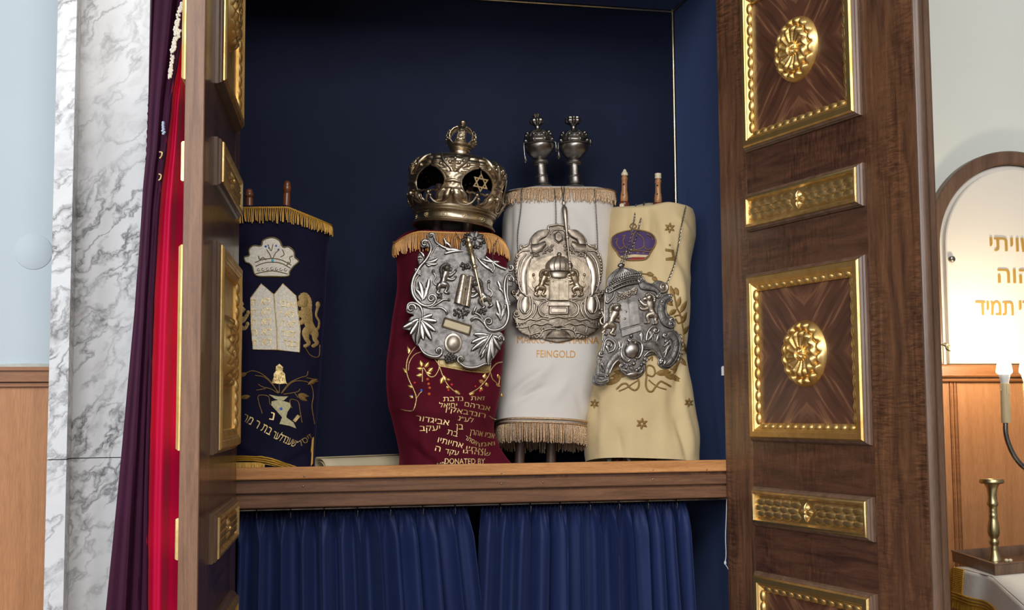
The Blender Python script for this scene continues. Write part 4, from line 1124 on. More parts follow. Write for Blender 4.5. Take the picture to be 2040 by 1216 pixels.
# gold braid under the breastplate: the lower edge of an embroidered tablet field
tb = [c7(*p) for p in [(478, 235), (478, 285), (530, 300), (700, 330), (850, 345), (895, 335), (905, 285)]]
patch(m2, [c7(*p) for p in [(470, 150), (475, 285), (700, 330), (890, 340), (930, 150)]], .0012, 8).build('cloth_field', plain('field_cream', srgb(226, 206, 150), .7, 0, .05, 60), mt2, 60)
b = Sh(); cord(b, m2, tb, 4.2, n=5); cord(b, m2, [(u, v-3) for u, v in tb], 3, n=5); b.build('field_braid', 'thread_gold', mt2)
b = Sh()
for t, x0, y0, x1, y1, sz, ar in (('נדבת', 515, 588, 680, 585, 36, 0), ('זאת', 745, 578, 860, 580, 32, 0), ('יחיאל', 482, 640, 630, 640, 36, 0), ('אברהם', 690, 628, 900, 668, 36, 0), ('רונדבאקין', 528, 665, 862, 728, 36, 0), ('לע״נ', 635, 745, 762, 768, 36, 0), ('אביגדור', 285, 745, 562, 790, 42, 0), ('בן', 620, 820, 680, 825, 42, 0), ('אביו אהרן', 735, 862, 938, 900, 40, 0), ('יעקב', 322, 835, 490, 832, 42, 0), ('בת', 545, 862, 632, 885, 42, 0), ('אסתר', 690, 902, 790, 958, 34, 0), ('ואמו', 812, 968, 945, 955, 32, 0), ('אחיותיו', 468, 930, 675, 980, 42, 0), ('ואחיו', 705, 988, 865, 1012, 27, 0), ('ה', 445, 1000, 488, 1010, 42, 0), ('עקד', 530, 1020, 640, 1040, 36, 0), ('שנהרגו', 680, 1020, 905, 1046, 30, 0)):
    (u0, v0), (u1, v1) = c7(x0, y0), c7(x1, y1); words(m2, t, u0, v0, u1, v1, sz/4.193, True, .0013, 0, b)
b.build('hebrew_dedication', 'thread_gold', mt2, False); b = Sh()
for t, x0, y0, x1, y1, sz in (('DONATED BY', 528, 1110, 862, 1112, 46), ('MR.', 470, 1140, 545, 1132, 42)):
    (u0, v0), (u1, v1) = c7(x0, y0), c7(x1, y1); words(m2, t, u0, v0, u1, v1, sz/4.193, False, .0013, 0, b)
b.build('donor_lettering', 'thread_gold', mt2, False)
yt2 = m2.P(0, 0).y
for u, vt in ((876, 366), (936, 372)):
    P0, P1 = onY(u-6, 474, yt2), onY(u, vt, yt2)
    spindle(P0, P1, [(.0105, 0), (.0105, .5), (.009, .52), (.009, .9), (.0095, .92), (.0085, .99), (.0004, 1)]).build('roller_handle', 'handle_grey', s2, 50)
for q in (-.05, .05):
    c = base_of(m2); spindle(Vector((c.x+q, c.y, SHZ)), Vector((c.x+q, c.y+.01, SHZ+.07)), [(.011, 0), (.011, 1)]).build('roller_foot', 'handle_grey', s2, 50)

# ---- 3: white satin -------------------------------------------------------
m3 = Mantle([(1011, 374, 1219, 376), (1009, 400, 1218, 402), (1003, 440, 1214, 440), (1004, 500, 1211, 500), (1005, 580, 1207, 580), (1003, 640, 1202, 640), (1000, 700, 1194, 705), (994, 760, 1183, 765), (989, 810, 1171, 815), (989, 838, 1162, 846)],
            2.645, .17, .078, 2.7, [(1018, 405, 1012, 520, 7, -5), (1012, 790, 1075, 740, 7, 5), (1030, 800, 1085, 770, 6, -4.5), (1060, 770, 1100, 720, 10, 4), (1170, 440, 1200, 520, 12, -4), (1020, 560, 1005, 700, 10, 4), (1100, 800, 1130, 760, 9, 3), (1150, 790, 1170, 840, 7, -3), (1110, 410, 1150, 440, 9, 4)], .0035, 7, 23, top3)
m3.len = m3.P(0, 0).z-m3.P(0, 1).z
s3 = thing('torah_scroll', 'torah scroll in white satin mantle topped by two silver finials', 'torah scroll', base_of(m3), GRP)
mt3 = m3.mb.build('mantle', 'satin_white', s3, 60)
band(m3, .000, F0-.25, F1+.25, .0022, .003, 120).build('braid', 'bullion', mt3)
fringe(m3, .004, .060, F0-.25, F1+.2, 150, .00125, .0035, .35, False, 6).build('fringe', 'bullion', mt3)
b = band(m3, 1.0, F0-.2, F1+.2, .0024, .003, 120); b2 = band(m3, .984, F0-.2, F1+.2, .0024, .003, 120); b.add(b2.v, b2.f); b.build('hem_braid', 'bullion', mt3)
fringe(m3, 1.0, .082, F0-.2, F1+.15, 96, .00140, .0035, .15, False, 6).build('hem_fringe', 'bullion', mt3)
fringe(m3, 1.0, .082, .15, pi-.12, 80, .0013, .002, .25, False, 5).build('hem_fringe', 'bullion', mt3)
b = Sh(); words(m3, 'MARKO UND HANNA', 1031, 684, 1192, 685, 14, False, .0011, 0, b); words(m3, 'FEINGOLD', 1069, 712, 1146, 713, 14, False, .0011, 0, b)
b.build('mantle_lettering', plain('thread_ochre', srgb(206, 152, 82), .55, .15, .15, 200), mt3, False)
yt3 = m3.P(0, 0).y
for ub, ut in ((1033, 1042), (1097, 1100)):
    P0 = onY(ub, 942, m3.yb); P0.z = SHZ; P1 = onY(ut, 800, m3.yb+.02)
    spindle(P0, P1, [(.0108, 0), (.0108, .45), (.0102, .5), (.0102, 1)]).build('roller_foot', 'handle_grey', s3, 50)

# ---- 4: cream cotton ------------------------------------------------------
def top4(q, k, sy): return (1-k)**8*(.010*math.exp(-((q-.62)/.2)**2)-.006*max(0, q-.85)/.15)
m4 = Mantle([(1217, 416, 1374, 413), (1215, 436, 1377, 432), (1211, 480, 1374, 480), (1207, 560, 1368, 560), (1200, 640, 1366, 640), (1191, 700, 1368, 700), (1182, 750, 1372, 750), (1173, 800, 1377, 800), (1167, 850, 1383, 850), (1165, 890, 1387, 890), (1166, 910, 1390, 918)],
            2.59, .17, .074, 2.6, [(1290, 420, 1290, 520, 8, 7.5), (1310, 420, 1330, 500, 9, -7.5), (1250, 420, 1235, 520, 9, -4.5), (1345, 430, 1372, 470, 8, 9.0), (1340, 470, 1366, 540, 10, -9.0), (1350, 540, 1360, 650, 9, 9.0), (1365, 690, 1350, 780, 8, -9.0), (1180, 790, 1210, 770, 7, 7.5), (1185, 750, 1182, 830, 7, -7.5), (1360, 790, 1380, 900, 8, 7.5), (1350, 840, 1370, 915, 6, -7.5), (1250, 780, 1260, 900, 14, 4.5), (1320, 780, 1325, 880, 12, 4.5), (1200, 830, 1195, 910, 10, 4.5), (1230, 860, 1240, 915, 6, -3.8)], .0095, 12, 31, top4)
m4.len = m4.P(0, 0).z-m4.P(0, 1).z
s4 = thing('torah_scroll', 'torah scroll in wrinkled cream cotton mantle, beside the right niche wall', 'torah scroll', base_of(m4), GRP)
mt4 = m4.mb.build('mantle', 'cotton_cream', s4, 60)
def c9(x, y): return (1160+x/4.342, 320+y/4.342)
def c10(x, y): return (1140+x/4.342, 520+y/4.342)
def c11(x, y): return (1140+x/4.053, 720+y/4.053)
crn = [c9(*p) for p in cr([(325, 830), (300, 790), (262, 735), (258, 680), (290, 645), (350, 620), (410, 608), (440, 598), (490, 605), (560, 618), (610, 650), (635, 695), (622, 745), (590, 790), (570, 830), (540, 858), (450, 865), (380, 860)], 3, True)]
patch(m4, crn, .0012, 6).build('crown_applique', 'purple_cloth', mt4, 60)
patch(m4, [c9(*p) for p in [(385, 862), (450, 840), (545, 838), (540, 858), (450, 866)]], .0024, 6).build('crown_lining', 'red_cloth', mt4, 60)
patch(m4, [c9(*p) for p in [(330, 830), (440, 815), (570, 820), (548, 842), (440, 838), (370, 850)]], .0022, 6).build('crown_brim', plain('thread_cream', srgb(196, 172, 128), .6, .1, .2, 160), mt4, 60)
b = Sh(); cord(b, m4, crn+crn[:1], 3.4, .0004, n=1)
for pts in ([(325, 800), (440, 785), (590, 792)], [(350, 660), (375, 650), (355, 700), (370, 740), (395, 770), (440, 775)], [(420, 615), (445, 640), (465, 615)], [(445, 640), (430, 700), (450, 750), (445, 780)], [(470, 640), (500, 650), (530, 680), (535, 740), (500, 770), (450, 775)], [(560, 640), (590, 660), (605, 690)], [(535, 740), (560, 775), (600, 760)], [(290, 690), (310, 680), (300, 720), (330, 770), (370, 745)]):
    cord(b, m4, [c9(*p) for p in pts], 2.0, .0018, n=5)
for x, y in ((420, 800), (480, 800), (530, 800), (375, 808)): u, v = c9(x, y); bead(b, m4, u, v, 5, .3, 2)
cord(b, m4, [c9(*p) for p in [(440, 600), (415, 570), (440, 545), (468, 570), (440, 600)]], 3, n=5)
b.build('crown_outline', 'thread_dull', mt4)
def star(b, u, v, r, rot=0):
    for k in range(6):
        a = rot+k*pi/3-pi/2; petal(b, m4, u+r*.15*cos(a), v+r*.15*sin(a), a, r*.9, r*.27, 1.4)
for x, y, r, f in ((757, 583, 10.5, c9), (562, 505, 11.5, c11), (182, 345, 9, c11), (940, 335, 9, c11)):
    b = Sh(); u, v = f(x, y); star(b, u, v, r, .08); b.build('embroidered_star', 'thread_dull', mt4)
b = Sh(); u, v = c9(757, 732); bead(b, m4, u, v, 2.8, .5); b.build('embroidered_dot', 'thread_dull', mt4); b = Sh()
for pl_ in ([(718, 762), (790, 775), (795, 830), (780, 835), (770, 795), (718, 785)], [(720, 845), (800, 830), (800, 868), (722, 866)]):
    q = patch(m4, [c9(*p) for p in pl_], .0012, 6); b.add(q.v, q.f)
b.build('mantle_lettering', 'thread_dull', mt4, False)
b = Sh()
for f, pts, w in ((c10, [(600, 110), (660, 120), (720, 150)], 3), (c10, [(850, 220), (880, 300), (900, 400), (930, 460), (950, 560), (960, 650), (950, 800), (900, 920), (850, 940)], 3.4),
               (c10, [(560, 1005), (575, 1050), (570, 1095), (540, 1120), (500, 1100), (470, 1065), (430, 1070), (385, 1112)], 4), (c10, [(560, 1040), (520, 1065), (470, 1100), (405, 1128)], 3),
               (c10, [(640, 1000), (635, 1080), (655, 1125), (690, 1130), (720, 1090), (760, 1045), (800, 1060), (850, 1088)], 4), (c10, [(660, 1030), (700, 1065), (750, 1095), (810, 1112)], 3),
               (c10, [(640, 1000), (640, 930), (660, 905), (700, 920), (715, 970), (690, 1000), (645, 985)], 3.6), (c10, [(660, 860), (690, 830), (690, 865)], 3), (c10, [(880, 480), (920, 470), (960, 500), (920, 540), (890, 500)], 3)):
    cord(b, m4, [f(*p) for p in pts], w, n=6)
for x, y, a, l, w in ((640, 110, .2, 16, 5), (690, 140, .6, 14, 5), (880, 310, -1.9, 22, 5), (870, 390, -2.4, 24, 5), (910, 400, -1.3, 22, 5), (935, 450, -1.1, 28, 5), (900, 420, 2.5, 20, 5), (950, 540, -1.2, 24, 4.5), (955, 640, -1.0, 22, 4.5), (950, 700, 1.2, 24, 4.5), (930, 840, .9, 20, 5), (900, 900, 1.9, 20, 5), (890, 230, 1.2, 18, 5),
                      (480, 980, 3.0, 34, 6), (430, 1000, 2.6, 34, 6), (360, 960, .1, 24, 5), (380, 1030, 2.7, 22, 6), (720, 975, -.1, 32, 6.5), (790, 985, .25, 34, 6.5), (860, 990, .7, 20, 5), (760, 975, -.4, 18, 5)):
    u, v = c10(x, y); petal(b, m4, u, v, a, l, w, 1.4)
b.build('embroidered_wreath', 'thread_dull', mt4)
yt4 = m4.P(0, 0).y
for u, vt, ub, vb, full in ((1244.5, 337, 1243, 420, True), (1311, 345.5, 1311, 412, False)):
    P0, P1 = onY(ub, vb, yt4), onY(u, vt, yt4); L = (P1-P0).length
    h = spindle(P0.lerp(P1, .22 if full else .12), P0.lerp(P1, .84), [(.0080, 0), (.0088, .05), (.0088, .22), (.0078, .26), (.0082, .32), (.0068, .40), (.0064, .80), (.0074, .85), (.0074, .92), (.006, .95), (.006, 1)]).build('roller_handle', 'handle_pale', s4, 50)
    spindle(P0.lerp(P1, .84), P1, [(.0072, 0), (.0078, .1), (.0078, .30), (.0068, .34), (.0072, .44)]+([(.0050, .55), (.0040, .7), (.0030, .9), (.0004, 1)] if full else [(.0076, .6), (.0074, .96), (.0004, 1)])).build('bone_tip', 'bone', h, 50)
    for q, r in ((.36, .0019), (.62, .0019)):
        c = P0.lerp(P1, q); b = Sh(); b.ball(c.x-.004, c.y-.0068, c.z, r, r*.6, r); b.build('peg_hole', 'dark_gap', h)
    h2 = spindle(P0, P0.lerp(P1, .22 if full else .12), [(.0108, 0), (.0118, .25), (.0112, .6), (.0118, .75), (.0106, .9), (.008, 1)]).build('roller_collar', 'handle_red', s4, 50)
    if full:
        c = P0.lerp(P1, .10); b = Sh(); b.lathe([(.0055, 0), (.0055, .002), (.004, .0026), (.0035, .0018), (.0004, .0016)], seg=20); b.map(lambda x, y, z: (c.x-.008+x, c.y-.0085-z, c.z+y)); b.build('bone_disc', 'bone', h2)
for u in (1232, 1300):
    P0 = onY(u, 930, m4.yb); P0.z = SHZ; spindle(P0, P0+Vector((0, .012, .07)), [(.012, 0), (.012, 1)]).build('roller_foot', 'handle_red', s4, 50)
for u0, v0, u1, v1, w, mm in ((1213, 905, 1214, 925, 8, 'strap_green'), (1248, 908, 1262, 925, 6, 'strap_white')):
    b = Sh(); y = m4.yb-.02; a, c = onY(u0, v0, y), onY(u1, v1+10, y); k = .00104*w/2
    b.add([(a.x-k, y, a.z), (a.x+k, y, a.z), (c.x+k, y-.004, c.z), (c.x-k, y-.004, c.z), (a.x-k, y+.0015, a.z), (a.x+k, y+.0015, a.z), (c.x+k, y-.0025, c.z), (c.x-k, y-.0025, c.z)], [(0, 1, 2, 3), (4, 5, 6, 7), (0, 1, 5, 4), (1, 2, 6, 5), (2, 3, 7, 6), (3, 0, 4, 7)]); b.build('binder_strap', mm, s4, False)

# ---- parchment lying rolled on the shelf ---------------------------------
Pa, Pb = onY(636, 926, 2.575), onY(812, 924, 2.70)
rr = (onY(700, 908, 2.57).z-SHZ)/2/1.52
Pa.z = Pb.z = SHZ+rr*1.5
pr_ = thing('parchment_roll', 'loosely rolled parchment sheet lying on the shelf between two mantles', 'parchment', (Pa+Pb)/2-Vector((0, 0, rr)))
ax = (Pb-Pa).normalized(); nx_ = Vector((0, 0, 1)).cross(ax); b = Sh(); rows = []
for i in range(9):
    c = Pa.lerp(Pb, i/8); row = []
    for k in range(90):
        a = k/89*2*pi*2.6; r = rr*1.5*(1-.20*k/89*2.6)*(1+.03*noise.noise(Vector((i*.5, k*.2, 1)))); row.append(tuple(c+nx_*(r*cos(-a+1.2))+Vector((0, 0, r*sin(-a+1.2)))))
    rows.append(row)
b.grid(rows); o = b.build('sheet', 'parchment', pr_, 60); o.modifiers.new('t', 'SOLIDIFY').thickness = .0006

# ================================================================== SILVER
class Plate:
    """a hanging plate of metal: crop coordinates (x right, y down, h towards the room) -> world"""
    def __init__(s, crop, Pc, n, dome, cx, cy):
        s.ox, s.oy, s.k = crop; s.Pc, s.n, s.dome, s.cx, s.cy = Pc, n.normalized(), dome, cx, cy
        s.m = .00104/s.k
    def w(s, x, y, h):
        u, v = s.ox+x/s.k, s.oy+y/s.k
        r2 = ((x-s.cx)**2+(y-s.cy)**2)/(s.k*100)**2
        return onP(u, v, s.Pc, s.n)+s.n*(h*s.m-s.dome*r2)
    def build(s, mb, name, mat, parent, smooth=True):
        b = Sh(); mb.map(s.w); b.add(mb.v, mb.f); return b.build(name, mat, parent, smooth)
    def build_clusters(s, mb, name, mat, parent, margin=6):
        """one part for each run of mouldings that touch"""
        par = list(range(len(mb.v)))
        def find(i):
            while par[i] != i: par[i] = par[par[i]]; i = par[i]
            return i
        for f in mb.f:
            a = find(f[0])
            for q in f[1:]: par[find(q)] = a
        boxes = {}
        for i, p in enumerate(mb.v):
            r = find(i); b = boxes.setdefault(r, [p[0], p[1], p[0], p[1]]); b[0] = min(b[0], p[0]); b[1] = min(b[1], p[1]); b[2] = max(b[2], p[0]); b[3] = max(b[3], p[1])
        ks = list(boxes); grp = {k: k for k in ks}
        def gf(k):
            while grp[k] != k: k = grp[k]
            return k
        for i, a in enumerate(ks):
            for c in ks[:i]:
                A_, B2_ = boxes[a], boxes[c]
                if A_[0]-margin < B2_[2] and B2_[0]-margin < A_[2] and A_[1]-margin < B2_[3] and B2_[1]-margin < A_[3]: grp[gf(a)] = gf(c)
        out = {}
        for f in mb.f: out.setdefault(gf(find(f[0])), []).append(f)
        for fs in out.values():
            idx = {}; m = MB()
            for f in fs:
                for q in f:
                    if q not in idx: idx[q] = len(m.v); m.v.append(mb.v[q])
            m.f = [tuple(idx[q] for q in f) for f in fs]; s.build(m, name, mat, parent)
def spiral(cx, cy, r0, a0, turns, cw=1, rend=.18, n=16):
    N_ = int(n*abs(turns))
    return [(cx+r0*(1-(1-rend)*i/N_)*cos(a0+cw*2*pi*turns*i/N_), cy+r0*(1-(1-rend)*i/N_)*sin(a0+cw*2*pi*turns*i/N_)) for i in range(N_+1)]
FAT = 1.45
def stroke(m, pts, r, h=0, end=None, n=5, seg=8):
    """raised moulding; r may be (start, mid, end); end = radius of a ball at the last point"""
    N_ = len(pts)
    if isinstance(r, (tuple, list)):
        rs = [r[0]+(r[1]-r[0])*2*i/(N_-1) if i < (N_-1)/2 else r[1]+(r[2]-r[1])*(2*i/(N_-1)-1) for i in range(N_)]
    else: rs = [r]*N_
    rs = [q*FAT for q in rs]
    m.tube([(x, y, h) for x, y in pts], rs, seg, n)
    if end: m.ball(pts[-1][0], pts[-1][1], h+end*.3, end, end, end, 0, 10, 6)
def volute(m, cx, cy, r0, a0, turns, w, cw=1, h=0, ball=1.7):
    w *= FAT*.92
    P = spiral(cx, cy, r0, a0, turns, cw); m.tube([(x, y, h+w*.2*i/len(P)) for i, (x, y) in enumerate(P)], [w*(1-.35*i/len(P)) for i in range(len(P))], 8)
    m.ball(cx, cy, h+w*.4, w*ball*.8, w*ball*.8, w*ball*.8, 0, 10, 6)
def rleaf(m, x, y, tx, ty, w, h=14, base=0, curl=0):
    """acanthus lobe from (x, y) to (tx, ty), curved sideways by curl"""
    dx, dy = tx-x, ty-y; L = hypot(dx, dy) or 1; nx, ny = -dy/L, dx/L; rows = []
    for i in range(9):
        t = i/8; hw = 1.2*w*((.42+.58*t/.62) if t < .62 else max(.03, sqrt(max(0, 1-((t-.62)/.38)**2)))); row = []; c = curl*4*t*(1-t)
        for q in (-1, -.66, -.33, 0, .33, .66, 1):
            row.append((x+dx*t+nx*(c+q*hw), y+dy*t+ny*(c+q*hw), base+h*(1-q*q)*(.55+.6*t*(1.3-t))-h*.22*(1-min(1, abs(q)*2.4))))
        rows.append(row)
    m.grid(rows)
def fan(m, x, y, tips, w, h=14, base=0):
    for i, t in enumerate(tips): rleaf(m, x, y, t[0], t[1], w if len(t) < 3 else t[2], h*(1-.05*(i % 2)), base+(i % 2)*2)
def slab(m, outline, th, n=3, bev=3, closed=True):
    P = cr(outline, n, True) if n else outline
    m.poly(P, -th, 0, bev, 26)
    return P
def rimline(m, P, r, h=0):
    m.tube([(x, y, h) for x, y in P], r, 8, 0, True)
def band_between(m, A, B, h0, h1, crown=0):
    """raised band between two edges given as equal-length lists"""
    A2, B2 = cr(A, 5), cr(B, 5); rows = []
    for (ax, ay), (bx, by) in zip(A2, B2):
        rows.append([(ax, ay, h0)]+[(ax+(bx-ax)*t, ay+(by-ay)*t, h1+crown*sin(pi*t)) for t in (.0, .12, .3, .5, .7, .88, 1)]+[(bx, by, h0)])
    m.grid(rows); return A2, B2
def chain(pts, step=.0034, r=.0006, wid=.0016):
    b = Sh(); P = [Vector(p) for p in cr([tuple(p) for p in pts], 8)]; out = []; acc = 0
    for a, c in zip(P, P[1:]):
        L = (c-a).length; d = -acc
        while d+step <= L:
            d += step; out.append((a.lerp(c, d/L), (c-a).normalized()))
        acc = L-d
    for i, (p, t) in enumerate(out):
        x = Vector((1, .4, 0)); x = (x-t*x.dot(t)).normalized(); y = t.cross(x)
        a = pi/4 if i % 2 else -pi/4; w = x*cos(a)+y*sin(a)
        b.tube([tuple(p+t*(step*.72*sin(q))+w*(wid*.62*cos(q))) for q in [2*pi*k/7 for k in range(7)]], r, 4, 0, True)
    return b
def on(surf, px, h): return [surf.pt(u, v, h) for u, v in px]

# ---------------- breastplate on the wine red mantle
FA = (760, 440, 4.054)
nA = Vector((-.10, -1, .17))
PA = Plate(FA, m2.pt(905, 600, .020), nA, .006, 600, 640)
bpA = thing('breastplate', 'dark silver breastplate with acanthus scrolls hanging on the wine red mantle', 'breastplate', PA.w(600, 640, 0), 'silver breastplates')
outA = [(392, 84), (428, 108), (430, 145), (480, 195), (560, 232), (632, 238), (640, 170), (690, 100), (745, 72), (810, 100), (850, 170), (850, 255), (842, 292), (900, 330), (960, 370), (1005, 384), (1040, 345), (1072, 365), (1062, 415), (1066, 460), (1062, 520), (1035, 520), (1018, 570), (1022, 650), (1040, 700), (1038, 790), (1005, 860), (960, 885), (990, 915), (992, 965), (965, 1010), (940, 1060), (900, 1110), (880, 1160), (835, 1165), (770, 1190), (690, 1192), (630, 1150), (600, 1125), (560, 1142), (505, 1112), (450, 1114), (380, 1090), (320, 1030), (272, 985), (246, 930), (236, 885), (168, 862), (212, 825), (226, 780), (262, 758), (206, 735), (200, 690), (245, 655), (300, 668), (258, 610), (236, 540), (244, 470), (272, 412), (302, 352), (290, 290), (316, 242), (345, 300), (385, 240), (376, 198), (330, 206), (313, 170), (342, 144), (376, 148), (368, 105)]
m = MB(); PAo = slab(m, outA, 14); PA.build(m, 'back_plate', 'silver_dark', bpA, 40)
m = MB()
stroke(m, [(378, 148), (398, 190), (396, 240), (360, 310), (315, 360), (290, 400), (258, 460), (244, 530), (256, 600), (300, 660), (360, 690), (410, 680), (440, 645)], (9, 13, 9), 4)
volute(m, 405, 628, 38, .3, 1.3, 8, -1, 4)
stroke(m, [(288, 405), (300, 430), (270, 480), (262, 540), (278, 600), (320, 645)], (3, 6, 4), 8)
for dy in (-14, 0, 14): stroke(m, [(272, 400+dy), (296, 408+dy), (318, 424+dy)], 7, 8)
volute(m, 350, 172, 30, -.6, 1.1, 9, -1, 5); volute(m, 405, 108, 26, .8, 1.1, 8, -1, 5)
stroke(m, [(430, 125), (445, 165), (500, 205), (570, 230), (660, 240)], (8, 9, 5), 5)
stroke(m, [(470, 190), (440, 200), (415, 240), (390, 290)], (3, 6, 3), 4)
volute(m, 240, 705, 38, .2, 1.2, 9, -1, 5)
stroke(m, [(205, 715), (215, 670), (255, 660), (310, 690), (330, 740), (325, 800)], (7, 9, 5), 5)
stroke(m, [(330, 690), (400, 705), (470, 702), (512, 722), (528, 748)], (5, 8, 7), 5, 13); stroke(m, [(400, 700), (450, 670), (500, 640), (545, 640)], (6, 8, 6), 5, 13); 
stroke(m, [(305, 1005), (340, 1060), (400, 1092), (455, 1095), (490, 1070)], (5, 12, 9), 5); volute(m, 462, 1048, 32, 1.0, 1.2, 9, -1, 5)
stroke(m, [(890, 1150), (840, 1150), (770, 1178), (690, 1178), (640, 1150)], (6, 11, 9), 5); volute(m, 645, 1115, 32, 2.0, 1.2, 9, 1, 5)
stroke(m, [(845, 285), (890, 320), (950, 362), (1010, 385)], (5, 9, 9), 5); volute(m, 1048, 368, 28, 2.2, 1.1, 8, -1, 5)
stroke(m, [(860, 300), (900, 340), (915, 380), (900, 410)], (3, 6, 3), 4)
volute(m, 1050, 465, 26, .8, 1.2, 8, -1, 5)
stroke(m, [(1060, 440), (1035, 425), (1008, 450), (994, 530), (1004, 610), (1024, 690), (1028, 770), (1000, 845), (940, 880), (880, 880), (842, 850)], (7, 12, 9), 5); volute(m, 868, 815, 40, 2.2, 1.3, 9, 1, 5)
stroke(m, [(1025, 440), (1020, 520), (1020, 600), (1038, 680)], (3, 6, 4), 9)
for dy in (-12, 0, 12): stroke(m, [(998, 650+dy), (1020, 662+dy), (1040, 664+dy)], 7, 9)
stroke(m, [(760, 700), (740, 745)], 8, 5, 16); stroke(m, [(860, 860), (800, 800), (760, 785), (730, 800)], (7, 9, 7), 5, 15); stroke(m, [(850, 850), (800, 770), (745, 740)], (5, 8, 6), 5)
volute(m, 965, 948, 28, .5, 1.1, 9, -1, 6)
PA.build_clusters(m, 'scrollwork', 'silver', bpA)
for nm, (x, y), tips, w in (('left', (312, 790), [(170, 860, 20), (240, 820, 18), (228, 920, 20), (285, 1000, 22), (340, 965, 20), (405, 965, 20), (438, 895, 18), (450, 815, 18), (415, 760, 18)], 20), ('right', (890, 920), [(742, 915, 18), (722, 985, 18), (720, 1050, 18), (790, 1090, 20), (800, 1120, 16), (862, 1165, 22), (905, 1110, 20), (962, 1040, 18), (950, 950, 16)], 20)):
    m = MB(); fan(m, x, y, tips, w, 26, 4)
    stroke(m, [(x, y), ((x+tips[3][0])/2, (y+tips[3][1])/2), tips[3][:2]], (8, 7, 3), 24)
    PA.build(m, 'acanthus_leaf', 'silver', bpA)
m = MB()
for L_ in ((330, 645, 300, 480, 18), (335, 640, 385, 455, 16), (335, 640, 360, 540, 18), (330, 640, 270, 545, 14), (355, 330, 460, 300, 14), (355, 330, 455, 345, 13), (355, 335, 405, 360, 12), (345, 300, 312, 245, 12), (330, 300, 292, 295, 10), (520, 200, 500, 130, 12), (560, 215, 510, 160, 13), (640, 240, 515, 230, 14), (640, 245, 505, 265, 12), (960, 790, 930, 640, 18), (955, 800, 985, 700, 14), (960, 800, 925, 740, 15), (965, 800, 1000, 660, 10), (960, 560, 935, 480, 14), (985, 590, 945, 540, 12), (770, 290, 905, 400, 15), (800, 300, 960, 325, 14), (850, 330, 910, 420, 10)):
    rleaf(m, *L_[:4], L_[4], 18, 3, 10)
PA.build_clusters(m, 'leaf_spray', 'silver', bpA)
rnd = random.Random(4)
m = MB()
for cx, cy, n_, sp in ((745, 150, 46, 85), (670, 365, 9, 36), (640, 745, 14, 56), (556, 1105, 16, 44), (470, 612, 4, 16), (815, 735, 6, 30)):
    for k in range(n_):
        a = k*2.399; r = sp*sqrt((k+.5)/n_); q = rnd.uniform(10, 17); m.ball(cx+r*cos(a)*1.1, cy+r*sin(a)*.8, 5, q, q, q, 0, 8, 6)
PA.build_clusters(m, 'fruit_cluster', 'silver_dark', bpA)
m = MB()
for k in range(8): rleaf(m, 755, 140, 755+72*cos(k*pi/4+.3), 140+66*sin(k*pi/4+.3), 17, 16, 12)
m.ball(755, 140, 22, 18); PA.build(m, 'crest_flower', 'silver_dark', bpA)
for args in ((512, 470, 250, 1, .05), (838, 585, 260, -1, .28)):
    m = lion_mb(MB(), args[0], args[1]+125, args[2], args[3], args[4], 6); PA.build(m, 'lion_relief', 'silver', bpA)
for Lf, Rt in (([(634, 446), (640, 430), (584, 664)], [(690, 452), (696, 446), (657, 688)]), ([(699, 454), (704, 446), (660, 690)], [(742, 468), (747, 462), (712, 705)])):
    m = MB(); band_between(m, [(Lf[0][0]+(Lf[2][0]-Lf[0][0])*k/6, Lf[0][1]+(Lf[2][1]-Lf[0][1])*k/6) for k in range(7)], [(Rt[0][0]+(Rt[2][0]-Rt[0][0])*k/6, Rt[0][1]+(Rt[2][1]-Rt[0][1])*k/6) for k in range(7)], 0, 22, 20)
    m.ball((Lf[0][0]+Rt[0][0])/2, (Lf[0][1]+Rt[0][1])/2+2, 14, 29, 18, 24, .25, 12, 8)
    for k in range(6):
        f = .14+.135*k; a = (Lf[0][0]+(Lf[2][0]-Lf[0][0])*f, Lf[0][1]+(Lf[2][1]-Lf[0][1])*f); c = (Rt[0][0]+(Rt[2][0]-Rt[0][0])*f, Rt[0][1]+(Rt[2][1]-Rt[0][1])*f)
        for w in range(4):
            t0 = .16+.17*w; q0, q1 = t0, t0+.09; m.tube([(a[0]+(c[0]-a[0])*q0, a[1]+(c[1]-a[1])*q0, 22+20*sin(pi*q0)), (a[0]+(c[0]-a[0])*q1, a[1]+(c[1]-a[1])*q1+6*(w % 2), 22+20*sin(pi*q1))], 3, 6)
    PA.build(m, 'tablet', 'silver_warm', bpA, 50)
fr = [(512, 785), (726, 851), (709, 920), (491, 853)]
m = MB()
for a, c in zip(fr, fr[1:]+fr[:1]): m.tube([(a[0], a[1], 8), (c[0], c[1], 8)], 7, 4)
f = PA.build(m, 'inscription_frame', 'silver_warm', bpA, 30)
m = MB(); m.poly([(519, 797), (715, 857), (702, 908), (500, 846)], 0, 4); PA.build(m, 'inscription_card', 'parchment', f, False)
m = MB()
rr_ = [(78, 0), (78, 10), (72, 14), (64, 12), (52, 20), (32, 27), (12, 30), (.5, 31)]
m.lathe(rr_, 0, 0, 36); m.map(lambda x, y, z: (580+x*.93, 988+y*1.04, z)); PA.build(m, 'medallion', 'silver_warm', bpA, 60)
ch = chain(on(m2, [(905, 466), (915, 480)], .012)+[PA.w(690, 150, 16)]); ch.build('chain', 'pewter', bpA)
ch = chain([m2.pt(985, 478, .012), m2.pt(975, 500, .014), PA.w(900, 330, 14)]); ch.build('chain', 'pewter', bpA)

